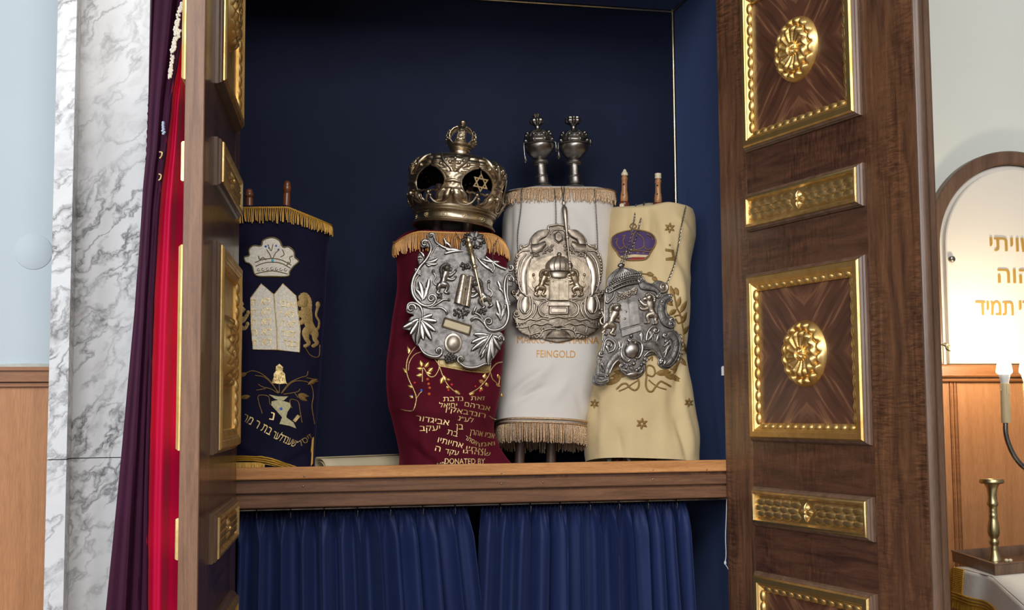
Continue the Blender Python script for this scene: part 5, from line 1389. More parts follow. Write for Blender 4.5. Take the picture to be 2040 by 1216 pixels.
# ---------------- breastplate on the white mantle
FB = (980, 420, 4.342)
FAT = 1.25
PB = Plate(FB, m3.pt(1112, 560, .014), Vector((-.02, -1, .17)), .006, 578, 610)
bpB = thing('breastplate', 'silver breastplate with crown, tablets and oval field on the white mantle', 'breastplate', PB.w(578, 610, 0), 'silver breastplates')
CX = 579
half = [(578, 100), (530, 112), (497, 122), (490, 160), (442, 182), (424, 158), (375, 185), (335, 235), (322, 285), (262, 288), (244, 325), (222, 368), (198, 420), (194, 500), (206, 560), (206, 612), (236, 660), (212, 692), (182, 678), (168, 706), (196, 742), (222, 772), (216, 838), (188, 872), (184, 912), (212, 960), (228, 1010), (270, 1052), (330, 1076), (362, 1096), (420, 1086), (468, 1110), (520, 1122)]
mir = lambda P: [(2*CX-x, y) for x, y in P]
outB = half+[(CX, 1132)]+mir(half[1:])[::-1]
m = MB(); PBo = slab(m, outB, 14); PB.build(m, 'back_plate', 'silver_warm_dark', bpB, 40)
m = MB(); m.poly([(CX+285*cos(2*pi*k/48), 575+195*sin(2*pi*k/48)) for k in range(48)], 0, 5, 2, 30)
PB.build(m, 'oval_field', 'field_metal', bpB, 30)
for s in (1, -1):
    q = (lambda P: P) if s == 1 else mir
    m = MB(); band_between(m, q([(338, 372), (285, 430), (255, 520), (250, 610), (262, 700), (280, 728)]), q([(338, 420), (322, 470), (300, 530), (293, 600), (300, 650), (300, 720)]), 0, 14, 6); PB.build(m, 'side_band', 'silver_warm', bpB, 50)
    m = MB(); A2, B2 = band_between(m, q([(345, 290), (350, 235), (395, 185), (432, 165)]), q([(400, 285), (420, 245), (470, 215), (505, 165)]), 0, 24, 4)
    band_between(m, q([(340, 300), (390, 290), (430, 270), (462, 262)]), q([(352, 362), (400, 360), (440, 335), (470, 300)]), 0, 18, 8)
    rimline(m, A2+B2[::-1], 4.5, 22); PB.build(m, 'ribbon_strap', 'silver_warm_dark', bpB, 50)
    m = MB(); A2, B2 = band_between(m, q([(262, 752), (246, 790), (250, 850), (272, 884)]), q([(322, 748), (328, 790), (326, 850), (300, 884)]), 0, 14, 14); rimline(m, A2+B2[::-1], 6, 12); PB.build(m, 'side_cartouche', 'silver_warm', bpB, 50)
    m = MB()
    for st_, r in (([(235, 660), (258, 700), (300, 735), (335, 745)], (6, 8, 6)), ([(340, 735), (350, 790), (352, 850), (330, 900), (280, 930), (230, 920)], (6, 9, 7)), ([(250, 740), (228, 790), (222, 850)], (6, 7, 6)), ([(300, 370), (255, 430), (232, 520), (228, 610), (240, 660)], (6, 8, 6)), ([(350, 375), (335, 430), (318, 480), (308, 550), (308, 640), (312, 720)], (4, 6, 4)),
                  ([(480, 780), (430, 800), (405, 840), (415, 890), (450, 915), (500, 918)], (5, 8, 6)), ([(455, 800), (430, 840), (440, 880), (470, 895)], (3, 4, 3)), ([(355, 770), (385, 810), (380, 870), (350, 920), (310, 945)], (5, 8, 5)), ([(210, 960), (270, 965), (330, 935), (390, 945), (440, 930), (500, 945)], (5, 8, 5)), ([(215, 1000), (280, 1005), (340, 985), (375, 960)], (4, 6, 4)), ([(340, 1050), (330, 1000), (370, 975), (430, 985), (480, 970), (530, 985)], (5, 8, 5)), ([(420, 1085), (440, 1040), (490, 1020), (560, 1018)], (6, 8, 6)), ([(340, 752), (400, 760), (490, 768)], (5, 5, 5)), ([(340, 764), (400, 770), (470, 790)], (4, 4, 4)), ([(340, 1070), (400, 1050), (440, 1050)], (5, 8, 6)), ([(490, 930), (530, 925), (579, 915)], (5, 8, 6)), ([(520, 1000), (579, 990)], (5, 6, 6)),
                  ([(245, 320), (300, 300), (325, 285)], (6, 8, 6)), ([(222, 375), (262, 345), (330, 340)], (5, 7, 5)), ([(500, 165), (492, 130), (540, 118), (579, 112)], (7, 8, 7)), ([(510, 200), (530, 165), (579, 155)], (5, 6, 5))):
        stroke(m, q(st_), r, 6)
    for x, y, r, a, w, d in ((214, 886, 26, .4, 8, 1), (346, 282, 20, 1, 6, -1), (268, 305, 22, 2, 7, 1), (230, 382, 18, 2, 6, 1), (455, 1020, 22, 2, 7, 1), (395, 1075, 20, 3, 6, -1), (425, 1078, 16, 0, 6, 1), (190, 700, 16, 1, 6, 1), (285, 715, 15, 2, 6, -1), (480, 768, 13, 1, 5, 1), (470, 910, 16, 1, 5, -1), (365, 790, 12, 0, 5, 1)):
        x2 = x if s == 1 else 2*CX-x; volute(m, x2, y, r, a if s == 1 else pi-a, 1.2, w, d*s, 6)
    for k in range(12):
        t = k/11; x, y = ip([(250, 330), (205, 440), (203, 540), (235, 650)], 0) if False else ((250-.0, 330) if False else (205+40*(2*t-1)**2, 345+300*t)); m.ball(x if s == 1 else 2*CX-x, y, 4, 13, 13, 11, 0, 8, 6)
    for x, y in ((215, 695), (200, 715), (230, 725), (245, 705), (330, 1085), (355, 1085)): m.ball(x if s == 1 else 2*CX-x, y, 6, 12, 12, 12, 0, 8, 6)
    for k in range(4): x = 222+k*24; rleaf(m, x if s == 1 else 2*CX-x, 1000-k*8, (x+4) if s == 1 else 2*CX-x-4, 960-k*6, 8, 12, 4)
    rnd = random.Random(6)
    for k in range(46):
        t = k/45; x = 345+185*t+rnd.uniform(-12, 12); y = 385-70*t+rnd.uniform(-22, 24); w = rnd.uniform(7, 12); m.ball(x if s == 1 else 2*CX-x, y, 4, w, w, w, 0, 8, 6)
    PB.build_clusters(m, 'scrollwork', 'silver_warm', bpB)
    m = lion_mb(MB(), 430 if s == 1 else 2*CX-430, 742, 236, s, -.05*s, 6); PB.build(m, 'lion_relief', 'gilt_silver', bpB)
m = MB(); m.poly([(CX+36*cos(k*pi/3+pi/6), 225+46*sin(k*pi/3+pi/6)) for k in range(6)], 0, 16, 6); m.tube([(CX+42*cos(k*pi/3+pi/6), 225+53*sin(k*pi/3+pi/6), 4) for k in range(6)], 6, 8, 0, True); PB.build(m, 'crest_stone', 'silver_warm_dark', bpB, 30)
m = MB(); tbp = [(CX-82, 780), (CX-82, 612), (CX-72, 594), (CX-45, 588), (CX-14, 592), (CX, 606), (CX+14, 592), (CX+45, 588), (CX+72, 594), (CX+82, 612), (CX+82, 780)]
m.poly(tbp, 0, 22, 5); m.tube([(CX, 606, 21), (CX, 780, 21)], 3, 6); m.tube([(x, y, 14) for x, y in tbp], 5, 6); PB.build(m, 'tablets', 'field_metal', bpB, 30)
m = MB(); m.poly([(CX-98, 824), (CX-90, 792), (CX+90, 792), (CX+98, 824)], 0, 12, 3); PB.build(m, 'tablet_base', 'silver_warm', bpB, 30)
m = MB(); P = [(497, 826), (661, 826), (661, 894), (497, 894)]
for a, c in zip(P, P[1:]+P[:1]): m.tube([(a[0], a[1], 8), (c[0], c[1], 8)], 6, 4)
P2 = [(511, 841), (647, 841), (647, 880), (511, 880)]
for a, c in zip(P2, P2[1:]+P2[:1]): m.tube([(a[0], a[1], 8), (c[0], c[1], 8)], 3, 4)
m.poly(P, 0, 6); PB.build(m, 'inscription_plate', 'silver_warm', bpB, 30)
m = MB()    # crown over the tablets
rows = []
for i in range(9):
    t = i/8; y = 520-130*t; w = 88+28*sin(pi*min(1, t*1.15+.1))**1 - (58 if t == 1 else 40*t**4); rows.append([(CX+w*cos(pi*j/16), y+8*sin(pi*j/16), 4+w*.42*sin(pi*j/16)) for j in range(17)])
m.grid(rows)
for j in range(7):
    a = pi*(j+.5)/7; P = []
    for i in range(7):
        t = i/6; y = 520-120*t; w = 90+28*sin(pi*min(1, t*1.15+.1))-40*t**4; P.append((CX+w*cos(a), y+8*sin(a), 8+w*.44*sin(a)))
    for p in cr(P, 2): m.ball(p[0], p[1], p[2], 6, 6, 6, 0, 6, 4)
m.ball(CX, 384, 22, 22); 
for k in range(9): m.ball(CX-80+20*k, 520+4*sin(pi*k/8), 12+30*sin(pi*(k+.5)/9), 9, 9, 9, 0, 8, 6)
for y, w in ((535, 74), (575, 66)): m.tube([(CX+w*cos(pi*j/16), y+8*sin(pi*j/16), 6+w*.42*sin(pi*j/16)) for j in range(17)], 6, 8)
rows = [[(CX+w*cos(pi*j/16), y+8*sin(pi*j/16), 3+w*.42*sin(pi*j/16)) for j in range(17)] for y, w in ((530, 78), (580, 66))]; m.grid(rows)
PB.build(m, 'crown_relief', 'silver_warm', bpB)
m = MB(); P = [(490, 1066), (525, 1036), (633, 1036), (668, 1066), (690, 1094), (468, 1094)]; m.poly(P, 0, 14, 6); rimline(m, P, 7, 10); m.ball(CX, 1000, 10, 36, 10, 12); PB.build(m, 'lower_cartouche', 'silver_warm_dark', bpB, 40)
for px, end in (([(1046, 372), (1043, 382), (1040, 420), (1034, 470)], (228, 380)), ([(1179, 374), (1181, 384), (1184, 420), (1187, 470)], (918, 370)), ([(1102, 371), (1104, 390), (1107, 415)], (560, 110))):
    chain([m3.pt(px[0][0], px[0][1]+6, .009)]+on(m3, [(u, v) for u, v in px[1:2]], .010)+on(m3, [(u, v) for u, v in px[2:]], .008)+[PB.w(end[0], end[1], 6)]).build('chain', 'pewter', bpB)

# ---------------- breastplate on the cream mantle
FC = (1140, 520, 4.342)
FAT = 1.5
PC = Plate(FC, m4.pt(1275, 640, .018), Vector((.06, -1, .17)), .006, 560, 560)
bpC = thing('breastplate', 'dark silver breastplate with crown top hanging on the cream mantle', 'breastplate', PC.w(560, 560, 0), 'silver breastplates')
outC = [(430, 48), (520, 58), (590, 92), (606, 138), (642, 172), (700, 190), (722, 170), (770, 164), (832, 190), (852, 230), (842, 268), (862, 300), (836, 340), (812, 400), (842, 468), (882, 490), (896, 545), (884, 592), (926, 622), (952, 690), (952, 760), (932, 830), (890, 890), (840, 926), (782, 922), (746, 882), (752, 842), (712, 806), (652, 828), (622, 856), (646, 890), (632, 958), (592, 1000), (530, 1016), (480, 990), (432, 950), (414, 902), (438, 878), (400, 868), (352, 918), (326, 982), (342, 1010), (312, 1060), (250, 1076), (196, 1046), (200, 980), (224, 900), (222, 830), (248, 770), (268, 700), (278, 600), (284, 480), (288, 370), (290, 280), (318, 232), (308, 170), (338, 110), (388, 68)]
m = MB(); slab(m, outC, 14); PC.build(m, 'back_plate', 'silver_dark', bpC, 40)
m = MB()   # crown top
rows = []
for i in range(8):
    t = i/7; row = []
    for j in range(25):
        q = j/24; bx = 318+285*q; by = 232-88*q-26*sin(pi*q); x = 432+(bx-432)*t; y = 52+(by-52)*t**1.3
        row.append((x, y, 4+26*sin(pi*q)**.7*sin(pi*min(.9, .25+t*.6))))
    rows.append(row)
m.grid(rows)
for j in range(10):
    q = (j+.5)/10; P = []
    for i in range(7):
        t = i/6; bx = 318+285*q; by = 232-88*q-26*sin(pi*q); P.append((432+(bx-432)*t, 52+(by-52)*t**1.3, 8+26*sin(pi*q)**.7*sin(pi*min(.9, .25+t*.6))))
    m.tube(P, [5, 7, 8, 9, 8, 7, 6], 6, 3)
m.ball(432, 32, 14, 33, 22, 24, -.1)
for j in range(15):
    q = (j+.5)/15; bx = 325+275*q; by = 205-85*q-22*sin(pi*q); m.ball(bx, by, 26, 13, 13, 13, 0, 8, 6); m.ball(bx+8, by-24, 26, 9, 12, 10, 0, 8, 6)
for dy, r in ((20, 7), (52, 8)): m.tube([(315+288*q, 222+dy-88*q-20*sin(pi*q), 12+14*sin(pi*q)) for q in [k/14 for k in range(15)]], r, 8)
for j in range(12): q = (j+.5)/12; m.ball(318+283*q, 258-88*q-20*sin(pi*q), 18+10*sin(pi*q), 8, 8, 8, 0, 6, 4)
PC.build(m, 'crown_top', 'silver', bpC)
m = MB(); m.poly([(382, 262), (440, 266), (500, 248), (552, 214), (540, 250), (480, 276), (410, 282)], 0, 10, 3); PC.build(m, 'lambrequin', 'silver', bpC, 30)
rnd = random.Random(8); m = MB()
for k in range(60):
    t = rnd.random(); x = 392+170*t; y = 318-58*t+rnd.uniform(-26, 26); w = rnd.uniform(7, 12); m.ball(x, y, 4, w, w, w, 0, 8, 6)
PC.build(m, 'grape_garland', 'silver_warm', bpC)
for P in ([(401, 392), (412, 370), (440, 358), (468, 362), (480, 380), (492, 572), (412, 592)], [(480, 378), (495, 356), (530, 346), (556, 352), (566, 372), (577, 546), (494, 570)]):
    m = MB(); m.poly(P, 0, 22, 5); m.tube([(x, y, 16) for x, y in P], 4, 6, 0, True); PC.build(m, 'tablet', 'silver_mid', bpC, 30)
m = MB(); m.poly([(418, 602), (588, 560), (596, 606), (428, 660)], 0, 16, 4); m.tube([(416, 598, 16), (590, 556, 16)], 6, 6); PC.build(m, 'tablet_base', 'silver_mid', bpC, 30)
m = lion_mb(MB(), 330, 645, 280, 1, -.10, 6); PC.build(m, 'lion_relief', 'silver_warm', bpC)
m = lion_mb(MB(), 665, 548, 268, -1, -.10, 6); PC.build(m, 'lion_relief', 'silver_warm', bpC)
for A_, B_2 in (([(842, 285), (790, 310), (756, 370), (748, 450), (780, 540), (850, 580), (888, 560)], [(858, 330), (830, 345), (812, 385), (810, 440), (828, 490), (862, 500), (888, 515)]),
               ([(792, 640), (850, 606), (910, 640), (938, 720), (918, 820), (860, 905), (790, 910)], [(818, 690), (850, 668), (876, 700), (886, 750), (868, 800), (830, 860), (800, 880)]),
               ([(580, 175), (600, 235), (660, 248), (720, 260), (756, 300)], [(610, 140), (645, 185), (700, 205), (740, 230), (770, 262)]),
               ([(610, 708), (690, 700), (760, 750), (800, 850)], [(612, 765), (670, 765), (720, 800), (775, 850)]),
               ([(410, 760), (340, 830), (300, 920), (296, 985)], [(430, 830), (376, 870), (332, 930), (318, 990)]),
               ([(228, 850), (222, 920), (222, 980), (290, 990)], [(258, 850), (250, 900), (262, 950), (310, 975)]),
               ([(205, 990), (210, 1040), (255, 1060), (320, 1040)], [(222, 985), (240, 1010), (270, 1020), (322, 1000)])):
    m = MB(); A2, B2 = band_between(m, A_, B_2, 0, 10, 6); rimline(m, A2+B2[::-1], 6, 12)
    for k in range(2, len(A2)-2, 4): m.tube([(A2[k][0], A2[k][1], 13), ((A2[k][0]+B2[k][0])/2, (A2[k][1]+B2[k][1])/2+5, 17), (B2[k][0], B2[k][1], 13)], 3, 6)
    PC.build(m, 'scroll_band', 'silver_dark', bpC, 50)
m = MB()
for x, y, r, a, w, d in ((600, 155, 30, 2, 8, 1), (330, 250, 34, 2.5, 8, 1), (745, 300, 18, 0, 6, 1), (862, 502, 18, 1, 7, 1), (850, 300, 16, 1, 6, -1), (858, 545, 26, 0, 7, -1), (806, 640, 20, 2, 7, 1), (782, 866, 30, 1, 9, -1), (820, 690, 16, 2, 6, 1), (722, 600, 26, 0, 8, 1), (635, 850, 18, 1, 6, -1), (430, 905, 18, 2, 6, 1), (255, 800, 24, 1, 8, 1), (320, 725, 22, 1, 7, -1), (310, 990, 22, 1, 7, 1), (630, 878, 12, 1, 5, 1)):
    volute(m, x, y, r, a, 1.25, w, d, 8)
for st_, r in (([(640, 690), (650, 620), (690, 572), (730, 570)], (6, 10, 7)), ([(290, 300), (300, 360), (350, 320), (368, 270)], (4, 8, 6)), ([(270, 780), (290, 690), (330, 680), (370, 720), (360, 770), (320, 790)], (5, 9, 6)), ([(400, 700), (420, 760), (440, 700)], (4, 7, 4)), ([(430, 880), (400, 860), (360, 900), (330, 970)], (6, 8, 6)), ([(620, 830), (660, 790), (710, 785), (750, 830)], (6, 9, 6)), ([(440, 720), (425, 790), (440, 840), (480, 870), (500, 855)], (5, 9, 8)), ([(560, 690), (600, 720), (604, 780), (580, 835), (545, 840)], (5, 9, 8)), ([(480, 680), (500, 700), (530, 690), (560, 700)], (6, 9, 6)), ([(480, 985), (530, 965), (590, 970), (612, 940)], (6, 9, 6)), ([(440, 940), (480, 955), (500, 985)], (5, 8, 5)), ([(900, 600), (935, 660), (945, 730)], (3, 4, 3)), ([(288, 280), (280, 400), (276, 560), (262, 690)], (4, 5, 4))):
    stroke(m, st_, r, 8)
for x, y, r in ((508, 652, 17), (505, 690, 15), (545, 712, 14), (478, 730, 14), (535, 890, 17), (560, 945, 18), (500, 900, 14), (470, 920, 13), (600, 900, 16), (610, 930, 13), (455, 890, 12), (545, 860, 12), (860, 345, 13), (770, 880, 15)): m.ball(x, y, 10, r, r, r, 0, 8, 6)
for L_ in ((600, 690, 590, 620, 18), (700, 690, 660, 600, 16), (720, 700, 740, 640, 14), (650, 690, 700, 620, 16), (790, 740, 840, 690, 16), (790, 800, 850, 720, 18), (800, 830, 820, 760, 14), (280, 930, 250, 880, 14), (290, 950, 330, 850, 14), (370, 800, 420, 740, 14), (320, 800, 290, 730, 14), (540, 960, 500, 920, 14), (540, 960, 590, 915, 14)): rleaf(m, *L_[:4], L_[4], 16, 4, 8)
for k in range(7):
    t = k/6; m.tube([(940+16*sin(pi*t)+14*cos(q), 660+200*t-10+18*sin(q), 4) for q in [2*pi*j/9 for j in range(9)]], 4, 6, 0, True)
PC.build_clusters(m, 'scrollwork', 'silver', bpC)
m = MB(); volute(m, 792, 222, 48, 2.2, 1.4, 10, -1, 6); m.ball(790, 222, 4, 34, 34, 14); PC.build(m, 'shoulder_volute', 'silver_warm', bpC)
m = MB(); m.ball(522, 772, 0, 70, 74, 34, 0, 24, 12); PC.build(m, 'medallion', 'silver', bpC, 60); m = MB(); m.ball(530, 980, 4, 58, 26, 20); PC.build(m, 'boss', 'silver', bpC, 60)
for px, end in (([(1267, 411), (1264, 440), (1258, 470), (1250, 500), (1241, 520)], (420, 24)), ([(1285, 406), (1277, 440), (1268, 470), (1256, 500), (1244, 520)], (440, 24)), ([(1363, 412), (1357, 450), (1350, 490), (1341, 530), (1334, 556)], (822, 200))):
    chain(on(m4, px[:-1], .006)+[PC.w(end[0], end[1], 8)], .0042, .0008, .0022).build('chain', 'silver', bpC)

# ---------------- Torah pointers
def pointer(P0, P1, prof, hand, label, mat):
    """prof: (fraction, radius m) from knob to tip"""
    t = thing('torah_pointer', label, 'pointer', P0, 'silver Torah pointers')
    spindle(P0, P1, [(r, f) for f, r in prof], 20).build('shaft', mat, t, 50)
    d = (P1-P0).normalized(); b = Sh(); x = Vector((1, 0, 0)); x = (x-d*x.dot(d)).normalized(); n = d.cross(x); n = n if n.y < 0 else -n
    s = hand
    Q = lambda a, c, h: tuple(P1+d*(a*s)+x*(c*s)+n*(h*s))
    b.tube([Q(-.1, 0, 0), Q(.25, 0, 0), Q(.6, 0, 0), Q(.85, 0, 0)], [.22*s, .30*s, .34*s, .26*s], 10, 3)
    b.tube([Q(.8, .12, .02), Q(1.2, .14, .05), Q(1.6, .13, .03), Q(2.0, .11, 0)], [.10*s, .10*s, .09*s, .06*s], 8, 3)
    for k in range(3): c = -.04-.13*k; b.tube([Q(.8, c, .05), Q(1.02-.05*k, c, .16), Q(.95-.05*k, c, .30), Q(.75, c, .30)], [.09*s, .09*s, .085*s, .07*s], 8, 3)
    b.tube([Q(.4, .3, .1), Q(.7, .36, .2), Q(.95, .22, .28)], [.11*s, .10*s, .07*s], 8, 3)
    b.build('pointing_hand', mat, t)
    return t
P0, P1 = PB.w(627, -92, 30), PB.w(666, 505, 44)
tp = pointer(P0, P1, [(0, .0004), (.004, .0035), (.015, .0045), (.03, .0042), (.05, .0030), (.065, .0030), (.075, .0042), (.085, .0042), (.10, .0062), (.16, .0068), (.26, .0060), (.36, .0042), (.46, .0030), (.52, .0026), (.525, .0044), (.545, .0050), (.565, .0044), (.57, .0026), (.60, .0026), (.88, .0021), (.905, .0021), (.91, .0040), (.93, .0050), (.95, .0040), (.955, .0024), (.99, .0028), (1, .0024)], .0075, 'silver pointer hanging over the white mantle breastplate', 'silver_warm')
chain([m3.pt(1122, 374, .006), m3.pt(1122.5, 384, .008), P0]).build('chain', 'pewter', tp)
chain([m3.pt(1117, 374, .006), m3.pt(1119, 386, .008), P0]).build('chain', 'pewter', tp)
P0, P1 = PA.w(697, 140, 44), PA.w(803, 625, 44)
tp = pointer(P0, P1, [(0, .0004), (.01, .004), (.04, .0052), (.07, .0040), (.09, .0058), (.14, .0066), (.17, .0058), (.19, .0040), (.20, .0058), (.225, .0076), (.25, .0060), (.27, .0042), (.29, .0050), (.36, .0062), (.42, .0046), (.46, .0034), (.475, .0054), (.50, .0064), (.52, .0050), (.54, .0034), (.58, .0034), (.80, .0026), (.97, .0020), (1, .0024)], .0080, 'silver pointer hanging over the wine mantle breastplate', 'gilt_bright')
chain([m2.pt(922, 468, .010), P0]).build('chain', 'pewter', tp)

# ---------------- crown
def crown():
    yC = m2.P(0, 0).y-.004
    base = onY(903, 456, yC); mpp = (onY(913, 456, yC)-base).length/10*.965
    R = Matrix.Rotation(radians(5.6), 4, 'Y') @ Matrix.Rotation(radians(-1.5), 4, 'X')
    k = mpp
    t = thing('silver_crown', 'tall openwork silver crown with star over the wine red scroll', 'crown', base)
    L = lambda x, y, z: base+(R @ Vector((x*k, y*k, z*k)))
    # heights in pixels above the base rim: crop y -> z
    Z0 = lambda y: (1017-y)*.2470        # on the axis
    Z = lambda y: (1017-y)*.2470-18.5   # on the near side, which the low viewpoint lifts in the picture
    def fin(mb, name, mat, sm=True, par=None): 
        b = Sh(); mb.map(L); b.add(mb.v, mb.f); return b.build(name, mat, par or t, sm)
    m = MB(); prof = [(78, 0), (84, 0), (85, 1.5), (82, 3.5), (80.5, 5.5), (82, 6.5), (80, 7.5), (79, 9), (79, 18.5), (80, 20), (83, 21), (82, 22.5), (80, 23.5), (84, 25), (84.5, 27), (82, 28.5), (85.5, 30.5), (86, 33.5), (84, 34)]
    m.lathe(prof, 0, 0, 72, None, False); bd = fin(m, 'band', 'gilt_silver', 35); m = MB(); m.lathe([(83.5, 34), (81, 32), (76, 20), (76, 4), (78, 0)], 0, 0, 72, None, False); fin(m, 'inner_face', 'inner_shade', 35, bd)  # inside of the band carries the shade in its colour
    m = MB()
    for j in range(12):
        a = 2*pi*j/12+.1; ca, sa = cos(a), sin(a)
        for q in range(10):
            p = 2*pi*q/10; w = 5 if j % 2 else 7; 
            rr = 79.6; aa = a+w*cos(p)/80; m.ball(rr*cos(aa), rr*sin(aa), 13.7+3.4*sin(p), 1.0, 1.0, 1.0, 0, 5, 3)
        m.ball(79.5*ca, 79.5*sa, 13.7, 2.2, 2.2, 2.2, 0, 6, 4)
    fin(m, 'stones', 'gilt_bright', par=bd)
    def rad(y):  # dome radius at crop y
        pts = [(815, 84), (791, 86), (754, 93), (682, 98), (562, 100), (463, 97), (420, 91), (392, 82), (370, 68), (357, 56), (347, 40), (337, 25)]
        for (ya, ra), (yb, rb) in zip(pts, pts[1:]):
            if yb <= y <= ya: f = (ya-y)/(ya-yb); f = f; return ra+(rb-ra)*f
        return pts[0][1] if y > 815 else pts[-1][1]
    def wh(y):
        pts = [(800, 0), (785, 9), (765, 12), (735, 13), (705, 17), (660, 20.5), (620, 21), (580, 18.5), (550, 14.5), (520, 9), (505, 3), (500, 0)]
        for (ya, ra), (yb, rb) in zip(pts, pts[1:]):
            if yb <= y <= ya: return ra+(rb-ra)*(ya-y)/(ya-yb)
        return 0
    ys = [815-(815-337)*i/72 for i in range(73)]
    th0 = -pi/2-radians(14)
    for s in range(6):
        ac = th0+s*pi/3; m = MB()
        rows = []; rows2 = []
        for y in ys:
            hw = radians(30-wh(y)); row = []; row2 = []
            for q in range(-12, 13):
                f = q/12; a = ac+f*hw; r = rad(y)
                rel = 0
                if y > 690: rel = 4.5*abs(sin((f*1.5)*pi))*(1-((y-752)/64)**2) if abs(f) < .95 else 0
                elif y > 560: rel = 3.2*(1-f*f)
                else: rel = 2.6*abs(cos(f*2.5*pi))*max(0, 1-((y-450)/115)**2)+1.2*sin(y*.16)*cos(f*4)
                rel += .8*noise.noise(Vector((a*16, y*.05, 3)))
                row.append((r+max(-1, rel), a, y)); row2.append((r-2.0, a, y))
            rows.append([(r*cos(a), r*sin(a), Z(y)) for r, a, y in row]); rows2.append([(r*cos(a), r*sin(a), Z(y)) for r, a, y in row2])
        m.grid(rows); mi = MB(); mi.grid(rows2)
        for sd in (-1, 1):
            P = [((rad(y)+.6)*cos(ac+sd*radians(30-wh(y))), (rad(y)+.6)*sin(ac+sd*radians(30-wh(y))), Z(y)) for y in ys if 500 <= y <= 800]
            m.tube(P, 2.1, 6)
        # leaf ridges, waist roll, bead and tulip lobes
        for f in (-.55, 0, .55):
            P = [((rad(y)+2.6)*cos(ac+f*radians(30-wh(y))*(.2+.8*((560-y)/130 if y < 560 else 0))), (rad(y)+2.6)*sin(ac+f*radians(30-wh(y))*(.2+.8*((560-y)/130 if y < 560 else 0))), Z(y)) for y in (560, 535, 505, 475, 445, 415, 390)]
            m.tube(P, [1, 2.4, 3, 3.2, 2.8, 2, 1], 6, 3)
        for q in range(7):
            a = ac+radians(-16+q*5.3); y = 470+8*abs(q-3)-26*((q % 2)); m.ball((rad(y)+1.5)*cos(a), (rad(y)+1.5)*sin(a), Z(y), 4.2, 4.2, 4.4, 0, 8, 6)
        P = [((rad(628)+3)*cos(ac+radians(d)), (rad(628)+3)*sin(ac+radians(d)), Z(628+1.2*abs(d))) for d in (-9, -6, -3, 0, 3, 6, 9)]; m.tube(P, [1.5, 3, 4, 4.4, 4, 3, 1.5], 8, 3)
        m.ball((rad(716)+5)*cos(ac), (rad(716)+5)*sin(ac), Z(716), 5.5)
        for d in (-1, 1):
            aw = ac+d*radians(30)
            P = [((rad(y)+3)*cos(ac+d*radians(g)), (rad(y)+3)*sin(ac+d*radians(g)), Z(y)) for g, y in ((2, 735), (5, 775), (12, 800), (20, 800), (26, 775), (29, 735))]; m.tube(P, 2.2, 6, 4)
            P = [((rad(y)+2)*cos(ac+d*radians(g)), (rad(y)+2)*sin(ac+d*radians(g)), Z(y)) for g, y in ((16, 700), (20, 712), (24, 706), (27, 712))]; m.tube(P, [3, 2.4, 2, 3], 6, 3)
        aw = ac+pi/6; m.ball((rad(725)+2)*cos(aw), (rad(725)+2)*sin(aw), Z(722), 4.6); m.ball((rad(745)+2)*cos(aw+.05), (rad(745)+2)*sin(aw+.05), Z(748), 3.4)
        o = fin(m, 'arch_strap', 'gilt_silver', 50); fin(mi, 'inner_face', 'inner_shade', 50, o)  # strap insides coloured dark so the windows look shaded
    # collar and small upper crown
    m = MB(); prof = [(27, Z0(412)), (27, Z0(418)), (24, Z0(424)), (20.5, Z0(414)), (19.5, Z0(405)), (19.5, Z0(372)), (21, Z0(366)), (21.5, Z0(360)), (20, Z0(354)), (23, Z0(348)), (23.5, Z0(340)), (20, Z0(338)), (17, Z0(345)), (17, Z0(412)), (27, Z0(412))]
    m.lathe(prof, 0, 0, 40, None, False); fin(m, 'collar', 'gilt_silver', 35)
    def rad2(y):
        pts = [(340, 22), (322, 26.5), (290, 30.5), (250, 31.5), (215, 29.5), (185, 24), (165, 17), (150, 10), (140, 5)]
        for (ya, ra), (yb, rb) in zip(pts, pts[1:]):
            if yb <= y <= ya: return ra+(rb-ra)*(ya-y)/(ya-yb)
        return 5 if y < 140 else 22
    def wh2(y):
        pts = [(318, 0), (308, 8), (290, 13), (265, 18), (235, 20), (205, 18), (185, 14), (170, 6), (165, 0)]
        for (ya, ra), (yb, rb) in zip(pts, pts[1:]):
            if yb <= y <= ya: return ra+(rb-ra)*(ya-y)/(ya-yb)
        return 0
    ys2 = [340-200*i/40 for i in range(41)]
    for s in range(6):
        ac = th0+s*pi/3+radians(2); m = MB(); rows = []
        for y in ys2:
            hw = radians(30-wh2(y)); rows.append([((rad2(y)+1.2*(1-(q/4)**2)+.5*sin(y*.2))*cos(ac+q/4*hw), (rad2(y)+1.2*(1-(q/4)**2)+.5*sin(y*.2))*sin(ac+q/4*hw), Z0(y)) for q in range(-4, 5)])
        m.grid(rows)
        for sd in (-1, 1): m.tube([((rad2(y)+.3)*cos(ac+sd*radians(30-wh2(y))), (rad2(y)+.3)*sin(ac+sd*radians(30-wh2(y))), Z0(y)) for y in ys2 if 165 <= y <= 318], 1.2, 6)
        for y, r in ((270, 3), (235, 2.2), (205, 2)): m.ball((rad2(y)+1)*cos(ac), (rad2(y)+1)*sin(ac), Z0(y), r)
        for d in (-1, 1): a = ac+d*.2; m.ball((rad2(285)+1)*cos(a), (rad2(285)+1)*sin(a), Z0(282), 3.6, 3.6, 2.6)
        fin(m, 'upper_strap', 'gilt_silver', 50)
    m = MB(); m.lathe([(6.5, Z0(150)), (6, Z0(142)), (4, Z0(136)), (5.5, Z0(130)), (7.2, Z0(118)), (7, Z0(108)), (5, Z0(98)), (2, Z0(92)), (.3, Z0(90))], 0, 0, 24); fin(m, 'finial_ball', 'gilt_silver', 60)
    # star hanging in the right window
    ac = th0+radians(33); rr = 96; m = MB()
    cx, cy = rr*cos(ac), rr*sin(ac); tx, ty = -sin(ac), cos(ac)
    RS = 19.5
